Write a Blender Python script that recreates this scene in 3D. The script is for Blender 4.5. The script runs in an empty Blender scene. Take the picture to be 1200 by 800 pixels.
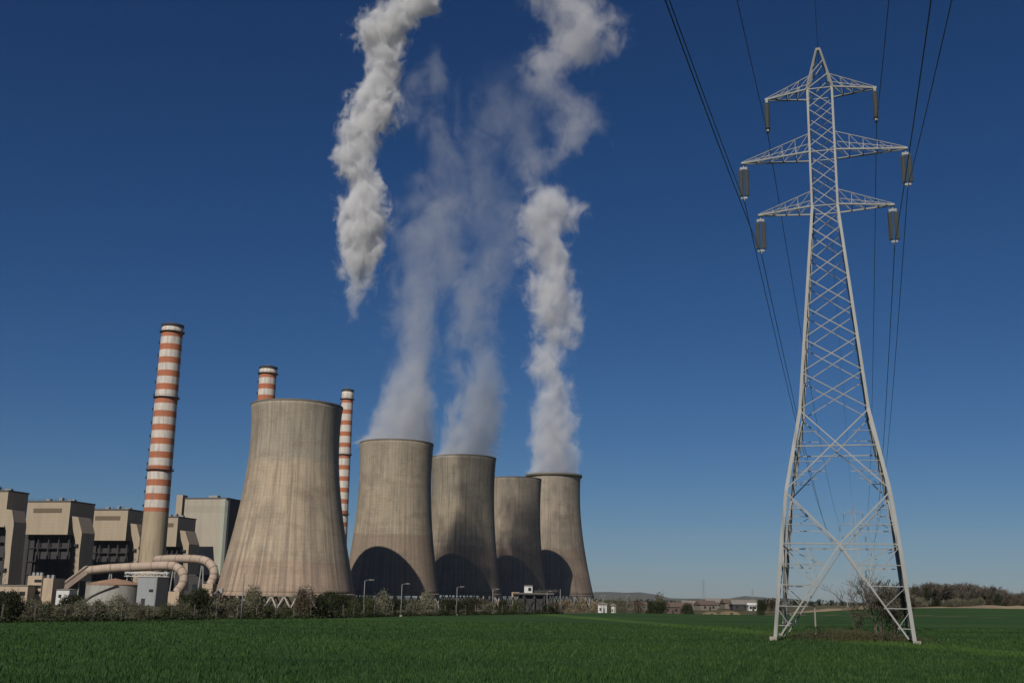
import bpy, math, random
import numpy as np
from mathutils import Vector, Matrix

random.seed(7)
C = bpy.context.scene.collection
S = bpy.context.scene
R = math.radians

# ---------------------------------------------------------------- camera, sky, sun, exposure
FPX, PITCH, ROLL, EYE = 1277.0, R(13.3), R(0.85), Vector((0, 0, 2.5))
camd = bpy.data.cameras.new('camera')
camd.sensor_width = 36.0
camd.lens = 36.0 * FPX / 1200.0
camd.clip_start, camd.clip_end = 0.1, 60000
cam = bpy.data.objects.new('camera', camd)
C.objects.link(cam)
CM = (Matrix.Rotation(math.pi / 2 + PITCH, 4, 'X') @ Matrix.Rotation(ROLL, 4, 'Z'))
cam.matrix_world = Matrix.Translation(EYE) @ CM
S.camera = cam
CM3 = CM.to_3x3()

SUN_EL = R(38.8)
SUN_AZ = math.atan2(-0.335, -0.942)          # compass angle of the sun measured from +Y towards +X
to_sun = Vector((math.sin(SUN_AZ) * math.cos(SUN_EL), math.cos(SUN_AZ) * math.cos(SUN_EL), math.sin(SUN_EL)))
world = bpy.data.worlds.new('World')
S.world = world
world.use_nodes = True
wn = world.node_tree
bg = wn.nodes['Background']
sky = wn.nodes.new('ShaderNodeTexSky')
sky.sky_type = 'NISHITA'
sky.sun_disc = False
sky.sun_elevation = SUN_EL
sky.sun_rotation = SUN_AZ
sky.altitude = 600
sky.air_density = 1.0
sky.dust_density = 0.25
sky.ozone_density = 4.0
# deep polarised blue: contrast curve of the sky colour per channel
sepc = wn.nodes.new('ShaderNodeSeparateColor')
comb = wn.nodes.new('ShaderNodeCombineColor')
wn.links.new(sky.outputs[0], sepc.inputs[0])
for i, (gain, gam) in enumerate(((0.98, 1.55), (0.835, 1.20), (1.01, 1.08))):
    k = 0.0439
    a_ = wn.nodes.new('ShaderNodeMath')
    a_.operation = 'POWER'
    wn.links.new(sepc.outputs[i], a_.inputs[0])
    a_.inputs[1].default_value = gam
    b_ = wn.nodes.new('ShaderNodeMath')
    b_.operation = 'MULTIPLY'
    wn.links.new(a_.outputs[0], b_.inputs[0])
    b_.inputs[1].default_value = gain * k ** (gam - 1)
    wn.links.new(b_.outputs[0], comb.inputs[i])
wn.links.new(comb.outputs[0], bg.inputs[0])
bg.inputs[1].default_value = 0.05
sund = bpy.data.lights.new('sun', 'SUN')
sund.energy = 4.7
sund.angle = R(0.5)
sund.color = (1.0, 0.93, 0.82)
sun = bpy.data.objects.new('sun', sund)
C.objects.link(sun)
sun.rotation_euler = to_sun.to_track_quat('Z', 'Y').to_euler()
sun.location = (0, 0, 300)
S.view_settings.view_transform = 'Standard'
S.view_settings.look = 'None'
S.view_settings.gamma = 1.0
S.view_settings.use_curve_mapping = False
S.view_settings.exposure = -0.19
S.render.engine = 'CYCLES'
S.cycles.use_denoising = True
S.cycles.max_bounces = 8
S.cycles.volume_bounces = 2
S.cycles.volume_max_steps = 256
S.cycles.volume_step_rate = 1.0


# ---------------------------------------------------------------- helpers
def ray(px, py):
    return CM3 @ Vector(((px - 600) / FPX, (400 - py) / FPX, -1.0))


def at(px, py, Y):
    d = ray(px, py)
    return EYE + d * (Y / d.y)


def smooth(a, b, v):
    t = min(1.0, max(0.0, (v - a) / (b - a)))
    return t * t * (3 - 2 * t)


def gz(x, y):
    """height of the ground"""
    z = 0.0
    z -= 4.0 * smooth(230, 420, y) * (1 - smooth(60, 150, x)) * (1 - smooth(1500, 3500, y))
    z += 1.7 * smooth(240, 460, y) * smooth(110, 190, x - (y - 460) * 0.25)
    return z


class MB:
    def __init__(s):
        s.v, s.f = [], []

    def add(s, vs, fs):
        n = len(s.v)
        s.v += [tuple(p) for p in vs]
        s.f += [tuple(n + i for i in f) for f in fs]
        return s

    def box(s, c, d, rz=0.0):
        cx, cy, cz = c
        a, b, h = d[0] / 2, d[1] / 2, d[2] / 2
        co, si = math.cos(rz), math.sin(rz)
        vs = []
        for z in (-h, h):
            for x, y in ((-a, -b), (a, -b), (a, b), (-a, b)):
                vs.append((cx + x * co - y * si, cy + x * si + y * co, cz + z))
        return s.add(vs, [(3, 2, 1, 0), (4, 5, 6, 7), (0, 1, 5, 4), (1, 2, 6, 5), (2, 3, 7, 6), (3, 0, 4, 7)])

    def bar(s, p, q, w, t=None, up=None):
        p, q = Vector(p), Vector(q)
        d = (q - p)
        if d.length < 1e-6:
            return s
        d.normalize()
        u = Vector(up) if up is not None else Vector((0, 0, 1))
        if abs(d.dot(u)) > 0.98 and up is None:
            u = Vector((0, 1, 0))
        a = d.cross(u).normalized()
        b = a.cross(d).normalized()
        t = w if t is None else t
        vs = []
        for o in (p, q):
            for i, j in ((-1, -1), (1, -1), (1, 1), (-1, 1)):
                vs.append(o + a * (i * w / 2) + b * (j * t / 2))
        return s.add(vs, [(0, 1, 2, 3), (7, 6, 5, 4), (4, 5, 1, 0), (5, 6, 2, 1), (6, 7, 3, 2), (7, 4, 0, 3)])

    def tube(s, pts, rad, n=8, cap=True):
        pts = [Vector(p) for p in pts]
        rads = rad if isinstance(rad, (list, tuple)) else [rad] * len(pts)
        prev = None
        rings = []
        for i, p in enumerate(pts):
            d = (pts[min(i + 1, len(pts) - 1)] - pts[max(i - 1, 0)]).normalized()
            if prev is None:
                u = Vector((0, 0, 1)) if abs(d.z) < 0.9 else Vector((1, 0, 0))
                a = d.cross(u).normalized()
            else:
                a = (prev - d * prev.dot(d)).normalized()
            prev = a
            b = d.cross(a)
            rings.append([p + (a * math.cos(k * 2 * math.pi / n) + b * math.sin(k * 2 * math.pi / n)) * rads[i] for k in range(n)])
        vs = [v for r in rings for v in r]
        fs = []
        for i in range(len(rings) - 1):
            for k in range(n):
                k2 = (k + 1) % n
                fs.append((i * n + k, i * n + k2, (i + 1) * n + k2, (i + 1) * n + k))
        if cap:
            fs.append(tuple(range(n - 1, -1, -1)))
            fs.append(tuple((len(rings) - 1) * n + k for k in range(n)))
        return s.add(vs, fs)

    def lathe(s, prof, n=64, c=(0, 0, 0), closed=False):
        vs, fs = [], []
        for r, z in prof:
            for k in range(n):
                a = 2 * math.pi * k / n
                vs.append((c[0] + r * math.cos(a), c[1] + r * math.sin(a), c[2] + z))
        m = len(prof)
        for i in range(m if closed else m - 1):
            j = (i + 1) % m
            for k in range(n):
                k2 = (k + 1) % n
                fs.append((i * n + k, i * n + k2, j * n + k2, j * n + k))
        return s.add(vs, fs)

    def prism(s, poly, ext):
        """closed prism: 3D polygon swept along ext"""
        n = len(poly)
        e = Vector(ext)
        vs = [Vector(p) for p in poly] + [Vector(p) + e for p in poly]
        fs = [tuple(range(n)), tuple(range(2 * n - 1, n - 1, -1))]
        for i in range(n):
            j = (i + 1) % n
            fs.append((j, i, n + i, n + j))
        return s.add(vs, fs)

    def mesh(s, name, mat=None, shade=False):
        me = bpy.data.meshes.new(name)
        me.from_pydata(s.v, [], s.f)
        if mat:
            me.materials.append(mat)
        if shade:
            me.polygons.foreach_set('use_smooth', [True] * len(me.polygons))
        me.update()
        return me

    def build(s, name, mat, parent=None, shade=False, loc=None, fix=True):
        me = s.mesh(name, mat, shade)
        if fix:
            import bmesh
            b = bmesh.new()
            b.from_mesh(me)
            bmesh.ops.recalc_face_normals(b, faces=b.faces)
            b.to_mesh(me)
            b.free()
        return link(name, me, parent, loc)


def link(name, me, parent=None, loc=None):
    o = bpy.data.objects.new(name, me)
    C.objects.link(o)
    if parent is not None:
        o.parent = parent
    if loc is not None:
        o.location = loc
    return o


def tag(o, label=None, cat=None, group=None, kind=None):
    if label:
        o['label'] = label
    if cat:
        o['category'] = cat
    if group:
        o['group'] = group
    if kind:
        o['kind'] = kind
    return o


def thing(name, label, cat, loc=(0, 0, 0), rz=0.0, group=None):
    o = bpy.data.objects.new(name, None)
    C.objects.link(o)
    o.location = loc
    o.rotation_euler = (0, 0, rz)
    o.empty_display_size = 0.5
    return tag(o, label, cat, group)


def copy_tree(o, parent=None):
    c = o.copy()
    C.objects.link(c)
    c.parent = parent
    for ch in list(o.children):
        copy_tree(ch, c)
    return c


# ---------------------------------------------------------------- materials
class NT:
    def __init__(s, name):
        s.m = bpy.data.materials.new(name)
        s.m.use_nodes = True
        s.t = s.m.node_tree
        s.b = s.t.nodes.get('Principled BSDF')
        s.out = s.t.nodes.get('Material Output')

    def n(s, typ, **kw):
        nd = s.t.nodes.new('ShaderNode' + typ)
        for k, v in kw.items():
            setattr(nd, k, v)
        return nd

    def l(s, a, b):
        s.t.links.new(a, b)

    def val(s, sock, v):
        if hasattr(v, 'is_output'):
            s.l(v, sock)
        else:
            sock.default_value = v

    def math(s, op, a, b=None, c=None, clamp=False):
        nd = s.n('Math', operation=op)
        nd.use_clamp = clamp
        s.val(nd.inputs[0], a)
        if b is not None:
            s.val(nd.inputs[1], b)
        if c is not None:
            s.val(nd.inputs[2], c)
        return nd.outputs[0]

    def noise(s, vec, scale, detail=3.0, rough=0.55, dist=0.0):
        nd = s.n('TexNoise')
        if vec is not None:
            s.l(vec, nd.inputs['Vector'])
        nd.inputs['Scale'].default_value = scale
        nd.inputs['Detail'].default_value = detail
        nd.inputs['Roughness'].default_value = rough
        nd.inputs['Distortion'].default_value = dist
        return nd.outputs['Fac']

    def ramp(s, fac, stops, interp='LINEAR'):
        nd = s.n('ValToRGB')
        r = nd.color_ramp
        r.interpolation = interp
        while len(r.elements) < len(stops):
            r.elements.new(0.5)
        for e, (p, c) in zip(r.elements, stops):
            e.position = p
            e.color = (c[0], c[1], c[2], 1.0) if not isinstance(c, (int, float)) else (c, c, c, 1.0)
        s.l(fac, nd.inputs[0])
        return nd.outputs[0]

    def mix(s, fac, a, b, blend='MIX'):
        nd = s.n('Mix', data_type='RGBA', blend_type=blend)
        s.val(nd.inputs[0], fac)
        for sock, v in ((nd.inputs[6], a), (nd.inputs[7], b)):
            if hasattr(v, 'is_output'):
                s.l(v, sock)
            else:
                sock.default_value = (v[0], v[1], v[2], 1.0)
        return nd.outputs[2]

    def maprange(s, v, a, b, c=0.0, d=1.0, typ='LINEAR'):
        nd = s.n('MapRange', interpolation_type=typ)
        s.val(nd.inputs[0], v)
        for i, x in zip((1, 2, 3, 4), (a, b, c, d)):
            s.val(nd.inputs[i], x)
        return nd.outputs[0]

    def done(s, col=None, rough=0.85, metal=0.0, spec=0.3):
        if col is not None:
            if hasattr(col, 'is_output'):
                s.l(col, s.b.inputs['Base Color'])
            else:
                s.b.inputs['Base Color'].default_value = (col[0], col[1], col[2], 1.0)
        s.val(s.b.inputs['Roughness'], rough)
        s.b.inputs['Metallic'].default_value = metal
        s.b.inputs['Specular IOR Level'].default_value = spec
        return s.m

    def bump(s, h, strength=0.3, dist=0.1):
        nd = s.n('Bump')
        nd.inputs['Strength'].default_value = strength
        nd.inputs['Distance'].default_value = dist
        s.l(h, nd.inputs['Height'])
        s.l(nd.outputs[0], s.b.inputs['Normal'])


def mat_weathered(name, col, amount=0.35, scale=0.25, streak=True, rough=0.85, metal=0.0, dirt=(0.12, 0.10, 0.08)):
    t = NT(name)
    tc = t.n('TexCoord').outputs['Object']
    mp = t.n('Mapping')
    t.l(tc, mp.inputs[0])
    mp.inputs['Scale'].default_value = (1, 1, 0.18 if streak else 1.0)
    a = t.noise(mp.outputs[0], scale, 5, 0.65)
    b = t.noise(tc, scale * 0.25, 3)
    f = t.math('MULTIPLY', t.maprange(a, 0.42, 0.75), amount)
    c = t.mix(f, col, dirt)
    c = t.mix(t.maprange(b, 0.3, 0.7, 0.0, 0.35), c, tuple(x * 0.72 for x in col))
    return t.done(c, rough, metal)


def mat_cladding(name, col, panel=(6.0, 2.5), amount=0.25, dirt=(0.1, 0.085, 0.07)):
    """sheet cladding: panel joints on x and z of the object, weather streaks"""
    t = NT(name)
    tc = t.n('TexCoord').outputs['Object']
    sep = t.n('SeparateXYZ')
    t.l(tc, sep.inputs[0])
    fx = t.math('FRACT', t.math('DIVIDE', t.math('ADD', sep.outputs[0], sep.outputs[1]), panel[0]))
    fz = t.math('FRACT', t.math('DIVIDE', sep.outputs[2], panel[1]))
    lx = t.math('LESS_THAN', fx, 0.05)
    lz = t.math('LESS_THAN', fz, 0.08)
    j = t.math('MAXIMUM', lx, lz)
    mp = t.n('Mapping')
    t.l(tc, mp.inputs[0])
    mp.inputs['Scale'].default_value = (1, 1, 0.12)
    a = t.noise(mp.outputs[0], 0.22, 5, 0.6)
    b = t.noise(tc, 0.05, 3)
    c = t.mix(t.math('MULTIPLY', t.maprange(a, 0.4, 0.75), amount), col, dirt)
    c = t.mix(t.maprange(b, 0.3, 0.7, 0.0, 0.4), c, tuple(x * 0.8 for x in col))
    c = t.mix(t.math('MULTIPLY', j, 0.16), c, tuple(x * 0.4 for x in col))
    return t.done(c, 0.7)


def mat_shell(name, base, upper, lower, z_up, z_low, seed, blot=0.5):
    """weathered slip-formed concrete: lift lines, form panels, stain bands and runs"""
    t = NT(name)
    tc = t.n('TexCoord').outputs['Object']
    sep = t.n('SeparateXYZ')
    t.l(tc, sep.inputs[0])
    ang = t.math('ARCTAN2', sep.outputs[1], sep.outputs[0])
    # angle shifted so the wrap falls on the far side
    angu = t.math('MULTIPLY', ang, 30.0)
    cyl = t.n('CombineXYZ')
    t.l(angu, cyl.inputs[0])
    t.l(sep.outputs[2], cyl.inputs[1])
    cyl.inputs[2].default_value = seed * 17.3
    mp1 = t.n('Mapping')
    t.l(cyl.outputs[0], mp1.inputs[0])
    mp1.inputs['Scale'].default_value = (0.55, 0.025, 1)
    streak = t.noise(mp1.outputs[0], 1.0, 5, 0.7)
    mp2 = t.n('Mapping')
    t.l(cyl.outputs[0], mp2.inputs[0])
    mp2.inputs['Scale'].default_value = (0.05, 0.16, 1)
    bands = t.noise(mp2.outputs[0], 1.0, 4, 0.65)
    mp3 = t.n('Mapping')
    t.l(cyl.outputs[0], mp3.inputs[0])
    mp3.inputs['Scale'].default_value = (0.09, 0.06, 1)
    blots = t.noise(mp3.outputs[0], 1.0, 6, 0.62, 0.4)
    fine = t.noise(cyl.outputs[0], 0.9, 4, 0.7)
    zz = t.math('ADD', sep.outputs[2], t.math('MULTIPLY', t.math('SUBTRACT', bands, 0.5), 5.0))
    c = t.mix(t.maprange(zz, z_low - 0.7, z_low + 0.7), lower, base)
    zz2 = t.math('ADD', sep.outputs[2], t.math('MULTIPLY', t.math('SUBTRACT', bands, 0.5), 9.0))
    c = t.mix(t.math('MULTIPLY', t.maprange(zz2, z_up - 1.5, z_up + 1.5), 0.8), c, upper)
    c = t.mix(t.math('MULTIPLY', t.maprange(bands, 0.50, 0.70), 0.6), c, tuple(x * 0.62 for x in lower))
    c = t.mix(t.math('MULTIPLY', t.maprange(streak, 0.48, 0.68), blot), c, (0.09, 0.075, 0.06))
    c = t.mix(t.math('MULTIPLY', t.maprange(blots, 0.48, 0.66), 0.5), c, (0.16, 0.14, 0.115))
    c = t.mix(t.math('MULTIPLY', t.maprange(fine, 0.45, 0.75), 0.25), c, tuple(min(1, x * 1.35) for x in base))
    # every form panel a little different
    cell = t.n('CombineXYZ')
    t.l(t.math('FLOOR', t.math('MULTIPLY', ang, 80 / (2 * math.pi))), cell.inputs[0])
    t.l(t.math('FLOOR', t.math('DIVIDE', sep.outputs[2], 5.7)), cell.inputs[1])
    cell.inputs[2].default_value = seed
    wnz = t.n('TexWhiteNoise')
    t.l(cell.outputs[0], wnz.inputs[0])
    c = t.mix(t.math('MULTIPLY', wnz.outputs[0], 0.22), c, tuple(x * .55 for x in base))
    cell2 = t.n('CombineXYZ')
    t.l(t.math('FLOOR', t.math('MULTIPLY', ang, 160 / (2 * math.pi))), cell2.inputs[0])
    cell2.inputs[1].default_value = seed + .5
    wn2 = t.n('TexWhiteNoise')
    t.l(cell2.outputs[0], wn2.inputs[0])
    lowf = t.maprange(zz, z_low, z_up, 1.0, 0.45)
    c = t.mix(t.math('MULTIPLY', t.math('MULTIPLY', t.math('POWER', wn2.outputs[0], 2.5), 0.5), lowf), c, (0.13, 0.105, 0.085))
    # form joints
    va = t.math('FRACT', t.math('MULTIPLY', ang, 80 / (2 * math.pi)))
    vl = t.math('LESS_THAN', va, 0.14)
    ha = t.math('FRACT', t.math('DIVIDE', sep.outputs[2], 1.9))
    hl = t.math('LESS_THAN', ha, 0.14)
    jf = t.math('MULTIPLY', t.math('ADD', t.math('MULTIPLY', vl, 0.22), t.math('MULTIPLY', hl, 0.12)), t.maprange(blots, 0.3, 0.6, 0.4, 1.2))
    c = t.mix(jf, c, (0.09, 0.08, 0.07))
    t.bump(streak, 0.25, 0.25)
    return t.done(c, 0.92, 0, 0.2)


def mat_stripes(name, ztop, period, redfrac, ncount, cap):
    t = NT(name)
    tc = t.n('TexCoord').outputs['Object']
    sep = t.n('SeparateXYZ')
    t.l(tc, sep.inputs[0])
    d = t.math('SUBTRACT', ztop - cap, sep.outputs[2])
    fr = t.math('FRACT', t.math('DIVIDE', t.math('ADD', d, period * 50), period))
    red = t.math('LESS_THAN', fr, redfrac)
    red = t.math('MULTIPLY', red, t.math('GREATER_THAN', d, 0.0))
    mp = t.n('Mapping')
    t.l(tc, mp.inputs[0])
    mp.inputs['Scale'].default_value = (1, 1, 0.1)
    st = t.noise(mp.outputs[0], 0.5, 4, 0.65)
    bl = t.noise(tc, 0.06, 3)
    redc = t.mix(bl, (0.46, 0.15, 0.065), (0.33, 0.115, 0.065))
    c = t.mix(red, (0.56, 0.51, 0.455), redc)
    low = t.math('GREATER_THAN', d, ncount * period + 3.0)
    conc = t.mix(bl, (0.40, 0.32, 0.22), (0.30, 0.24, 0.165))
    c = t.mix(low, c, conc)
    c = t.mix(t.math('MULTIPLY', t.maprange(st, 0.45, 0.72), 0.55), c, (0.16, 0.12, 0.09))
    return t.done(c, 0.8)


def mat_leaf(name, c1, c2, trans=0.25, c3=None, crop=False):
    t = NT(name)
    g = t.n('NewGeometry')
    rnd = g.outputs['Random Per Island']
    tc = t.n('TexCoord').outputs['Object']
    big = t.noise(tc, 0.9, 2)
    c = t.mix(rnd, c1, c2)
    c = t.mix(t.maprange(big, 0.4, 0.65, 0, 0.6), c, c3 if c3 else tuple(x * 0.6 for x in c1))
    if crop:
        c = crop_patches(t, tc, c)
    t.done(c, 0.7, 0, 0.25)
    tr = t.n('BsdfTranslucent')
    t.l(c, tr.inputs[0])
    mx = t.n('MixShader')
    mx.inputs[0].default_value = trans
    t.l(t.b.outputs[0], mx.inputs[1])
    t.l(tr.outputs[0], mx.inputs[2])
    t.l(mx.outputs[0], t.out.inputs['Surface'])
    return t.m


def crop_patches(t, tc, c):
    """lighter wheel strip and thinner, darker patches of the crop"""
    sp = t.n('SeparateXYZ')
    t.l(tc, sp.inputs[0])
    (ax, ay), (bx, by) = STRIP
    L = math.hypot(bx - ax, by - ay)
    nx, ny = -(by - ay) / L, (bx - ax) / L
    wob = t.math('MULTIPLY', t.math('SUBTRACT', t.noise(tc, .12, 3), .5), 5.0)
    d = t.math('ADD', t.math('MULTIPLY', t.math('SUBTRACT', sp.outputs[0], ax), nx), t.math('MULTIPLY', t.math('SUBTRACT', sp.outputs[1], ay), ny))
    d = t.math('ABSOLUTE', t.math('ADD', d, wob))
    m = t.math('MULTIPLY', t.maprange(d, 1.2, 3.6, 1.0, 0.0, 'SMOOTHSTEP'), t.maprange(t.noise(tc, .4, 3), .3, .6, .2, .75))
    c = t.mix(m, c, (0.085, 0.150, 0.028))
    mp = t.n('Mapping')
    t.l(tc, mp.inputs[0])
    mp.inputs['Scale'].default_value = (.035, .09, 1)
    mp.inputs['Rotation'].default_value = (0, 0, R(20))
    p = t.noise(mp.outputs[0], 1.0, 4, .6)
    c = t.mix(t.maprange(p, .52, .68, 0, .55), c, (0.018, 0.042, 0.014))
    return t.mix(t.maprange(p, .44, .30, 0, .5), c, (0.055, 0.105, 0.024))


STRIP = ((14.0, 150.0), (23.5, 87.0))


def mat_ground():
    t = NT('rough_ground')
    tc = t.n('TexCoord').outputs['Object']
    a = t.noise(tc, 0.02, 5, 0.6)
    b = t.noise(tc, 0.4, 5, 0.7)
    c = t.mix(t.maprange(a, 0.4, 0.6), (0.06, 0.065, 0.03), (0.13, 0.105, 0.06))
    c = t.mix(t.maprange(b, 0.4, 0.7, 0, 0.6), c, (0.035, 0.04, 0.02))
    return t.done(c, 0.95, 0, 0.1)


def mat_field():
    t = NT('young_wheat')
    tc = t.n('TexCoord').outputs['Object']
    mp = t.n('Mapping')
    t.l(tc, mp.inputs[0])
    mp.inputs['Scale'].default_value = (0.06, 0.25, 1)
    mp.inputs['Rotation'].default_value = (0, 0, R(-8))
    big = t.noise(mp.outputs[0], 0.35, 4, 0.6)
    mid = t.noise(tc, 0.45, 4, 0.7)
    fine = t.noise(tc, 5.0, 4, 0.75)
    c = t.mix(t.maprange(big, 0.4, 0.6), (0.026, 0.064, 0.016), (0.046, 0.092, 0.020))
    c = t.mix(t.maprange(mid, 0.45, 0.75, 0, 0.5), c, (0.018, 0.048, 0.016))
    c = t.mix(t.maprange(fine, 0.4, 0.7, 0, 0.75), c, (0.012, 0.032, 0.010))
    c = crop_patches(t, tc, c)
    t.bump(fine, 0.6, 0.15)
    return t.done(c, 0.9, 0, 0.12)


M = {}
M['shell1'] = mat_shell('shell_concrete', (0.40, 0.325, 0.235), (0.30, 0.275, 0.225), (0.37, 0.27, 0.20), 76, 24, 1, 0.55)
M['shell2'] = mat_shell('shell_concrete', (0.36, 0.30, 0.22), (0.34, 0.29, 0.22), (0.27, 0.20, 0.15), 84, 46, 2, 0.4)
M['shell3'] = mat_shell('shell_concrete', (0.32, 0.27, 0.20), (0.27, 0.24, 0.19), (0.26, 0.20, 0.155), 80, 45, 3, 0.75)
M['shell4'] = mat_shell('shell_concrete', (0.34, 0.28, 0.215), (0.31, 0.27, 0.215), (0.30, 0.225, 0.17), 85, 50, 4, 0.5)
M['shell5'] = mat_shell('shell_concrete', (0.37, 0.31, 0.24), (0.33, 0.29, 0.23), (0.31, 0.23, 0.17), 95, 55, 5, 0.4)
M['rim'] = mat_weathered('rim_concrete', (0.16, 0.145, 0.12), 0.4, 0.3)
M['column'] = mat_weathered('column_concrete', (0.42, 0.37, 0.31), 0.3, 0.5)
M['basin'] = mat_weathered('basin_concrete', (0.2, 0.185, 0.16), 0.4, 0.3)
M['darksteel'] = mat_weathered('dark_steel', (0.035, 0.035, 0.038), 0.3, 0.4)
M['galv'] = mat_weathered('galvanised_steel', (0.275, 0.28, 0.275), 0.6, 0.8, False, 0.55, 0.0, (0.24, 0.21, 0.17))
M['beigeclad'] = mat_cladding('beige_cladding', (0.36, 0.295, 0.215))
M['greyclad'] = mat_cladding('grey_cladding', (0.37, 0.33, 0.265), (5.0, 80.0), 0.3)
M['paleclad'] = mat_cladding('pale_trim_cladding', (0.36, 0.37, 0.31), (5.0, 80.0), 0.2)
M['louvre'] = mat_weathered('brown_louvre', (0.19, 0.145, 0.10), 0.3, 0.5)
M['darkclad'] = mat_cladding('dark_frame_and_shade_cladding', (0.045, 0.042, 0.045), (7.0, 9.0), 0.3, (0.02, 0.02, 0.02))  # also carries the painted shade on the big block's side
M['roof'] = mat_weathered('flat_roof_felt', (0.09, 0.085, 0.08), 0.3, 0.3)
M['duct'] = mat_weathered('duct_sheet', (0.40, 0.315, 0.25), 0.45, 0.35, True, 0.75, 0, (0.2, 0.12, 0.09))
M['flange'] = mat_weathered('flange_sheet', (0.30, 0.23, 0.18), 0.4, 0.5)
M['tank'] = mat_weathered('tank_plate', (0.33, 0.32, 0.29), 0.6, 0.5, True, 0.7, 0, (0.12, 0.085, 0.06))
M['rust'] = mat_weathered('rusty_roof', (0.33, 0.19, 0.12), 0.4, 0.3)
M['greyblock'] = mat_cladding('grey_block_wall', (0.27, 0.285, 0.29), (3.0, 3.0), 0.3)
M['white'] = mat_weathered('white_paint', (0.56, 0.555, 0.53), 0.35, 0.3)
M['beige'] = mat_weathered('beige_render', (0.42, 0.33, 0.24), 0.35, 0.4)
M['window'] = NT('dark_window').done((0.02, 0.022, 0.026), 0.15, 0, 0.5)
M['asph'] = mat_weathered('lamp_pole_steel', (0.19, 0.19, 0.185), 0.3, 1.0)
M['postold'] = mat_weathered('old_post', (0.13, 0.115, 0.095), 0.4, 1.0)
M['postc'] = mat_weathered('post_concrete', (0.30, 0.27, 0.23), 0.4, 1.0)
M['wire'] = NT('conductor').done((0.035, 0.037, 0.042), 0.5, 0.0)
M['insul'] = NT('insulator_glass').done((0.20, 0.205, 0.20), 0.3, 0, 0.5)
M['bark'] = mat_weathered('bark', (0.085, 0.07, 0.055), 0.4, 3.0)
M['twig'] = mat_weathered('twig_bark', (0.098, 0.084, 0.066), 0.4, 1.0)
M['leaf_olive'] = mat_leaf('olive_leaf', (0.115, 0.115, 0.066), (0.175, 0.168, 0.108))
M['leaf_dark'] = mat_leaf('dark_leaf', (0.022, 0.030, 0.012), (0.045, 0.052, 0.018))
M['leaf_green'] = mat_leaf('green_leaf', (0.045, 0.062, 0.018), (0.08, 0.09, 0.03))
M['leaf_pale'] = mat_leaf('pale_leaf', (0.18, 0.175, 0.115), (0.26, 0.245, 0.17))
M['leaf_brown'] = mat_leaf('brown_leaf', (0.06, 0.045, 0.025), (0.10, 0.075, 0.04))
M['reed'] = mat_leaf('dry_reed', (0.24, 0.185, 0.10), (0.32, 0.25, 0.15))
M['weed'] = mat_leaf('dry_weed', (0.10, 0.08, 0.045), (0.05, 0.07, 0.025))
M['grass'] = mat_leaf('wheat_blade', (0.034, 0.084, 0.018), (0.062, 0.128, 0.028), 0.3, (0.022, 0.056, 0.014), True)
M['earth'] = mat_weathered('bank_earth', (0.20, 0.155, 0.10), 0.6, 0.15, False)
M['hill'] = mat_weathered('far_hill', (0.07, 0.075, 0.055), 0.3, 0.002, False)
M['redroof'] = mat_weathered('clay_tile', (0.115, 0.08, 0.066), 0.3, 0.5)
M['greyroof'] = mat_weathered('fibre_roof', (0.19, 0.175, 0.155), 0.3, 0.5)
M['wall'] = mat_weathered('house_render', (0.185, 0.162, 0.135), 0.3, 0.5)
M['ground'] = mat_ground()
M['field'] = mat_field()


# ---------------------------------------------------------------- ground
def grid(name, xs, ys, mat, dz=0.0, keep=None):
    nx, ny = len(xs), len(ys)
    vs = [(x, y, gz(x, y) + dz) for y in ys for x in xs]
    fs = []
    for j in range(ny - 1):
        for i in range(nx - 1):
            if keep is None or keep((xs[i] + xs[i + 1]) / 2, (ys[j] + ys[j + 1]) / 2):
                fs.append((j * nx + i, j * nx + i + 1, (j + 1) * nx + i + 1, (j + 1) * nx + i))
    me = bpy.data.meshes.new(name)
    me.from_pydata(vs, [], fs)
    me.materials.append(mat)
    me.polygons.foreach_set('use_smooth', [True] * len(fs))
    return link(name, me)


gx = [-9000, -5000, -2500, -1400, -900, -600] + [-500 + 25 * i for i in range(57)] + [1000, 1200, 1500, 2200, 4000, 9000]
gy = [-3000, -1000, -300, -100] + [-50 + 25 * i for i in range(52)] + [1300, 1450, 1700, 2000, 2500, 3000, 3600, 4500, 6000, 9000, 12000]
tag(grid('ground', gx, gy, M['ground']), kind='structure')

# edge of the sown field (x, y) from left to right, far side
EDGE = [(-160, 40), (-75, 70), (-41.5, 91), (-33, 109), (-20, 135), (-14.8, 154), (10, 208), (36, 290), (70, 365), (102, 440), (165, 462), (260, 470), (420, 480), (700, 500)]


def edge_y(x):
    for (x0, y0), (x1, y1) in zip(EDGE, EDGE[1:]):
        if x0 <= x <= x1:
            return y0 + (y1 - y0) * (x - x0) / (x1 - x0)
    return EDGE[0][1] if x < EDGE[0][0] else EDGE[-1][1]


def field_sheet():
    xs = []
    x = -160.0
    while x <= 700:
        xs.append(x)
        x += 3.0 if x < 120 else 12.0
    vs, fs = [], []
    n = 48
    for x in xs:
        ye = edge_y(x) + random.uniform(-0.6, 0.6)
        for k in range(n + 1):
            y = -60 + (ye + 60) * k / n
            vs.append((x, y, gz(x, y) + 0.012 + 0.0001 * max(0, y - 60)))
    for i in range(len(xs) - 1):
        for k in range(n):
            a = i * (n + 1) + k
            fs.append((a, a + n + 1, a + n + 2, a + 1))
    me = bpy.data.meshes.new('field')
    me.from_pydata(vs, [], fs)
    me.materials.append(M['field'])
    me.polygons.foreach_set('use_smooth', [True] * len(fs))
    return tag(link('field', me), kind='structure')


field_sheet()

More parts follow.
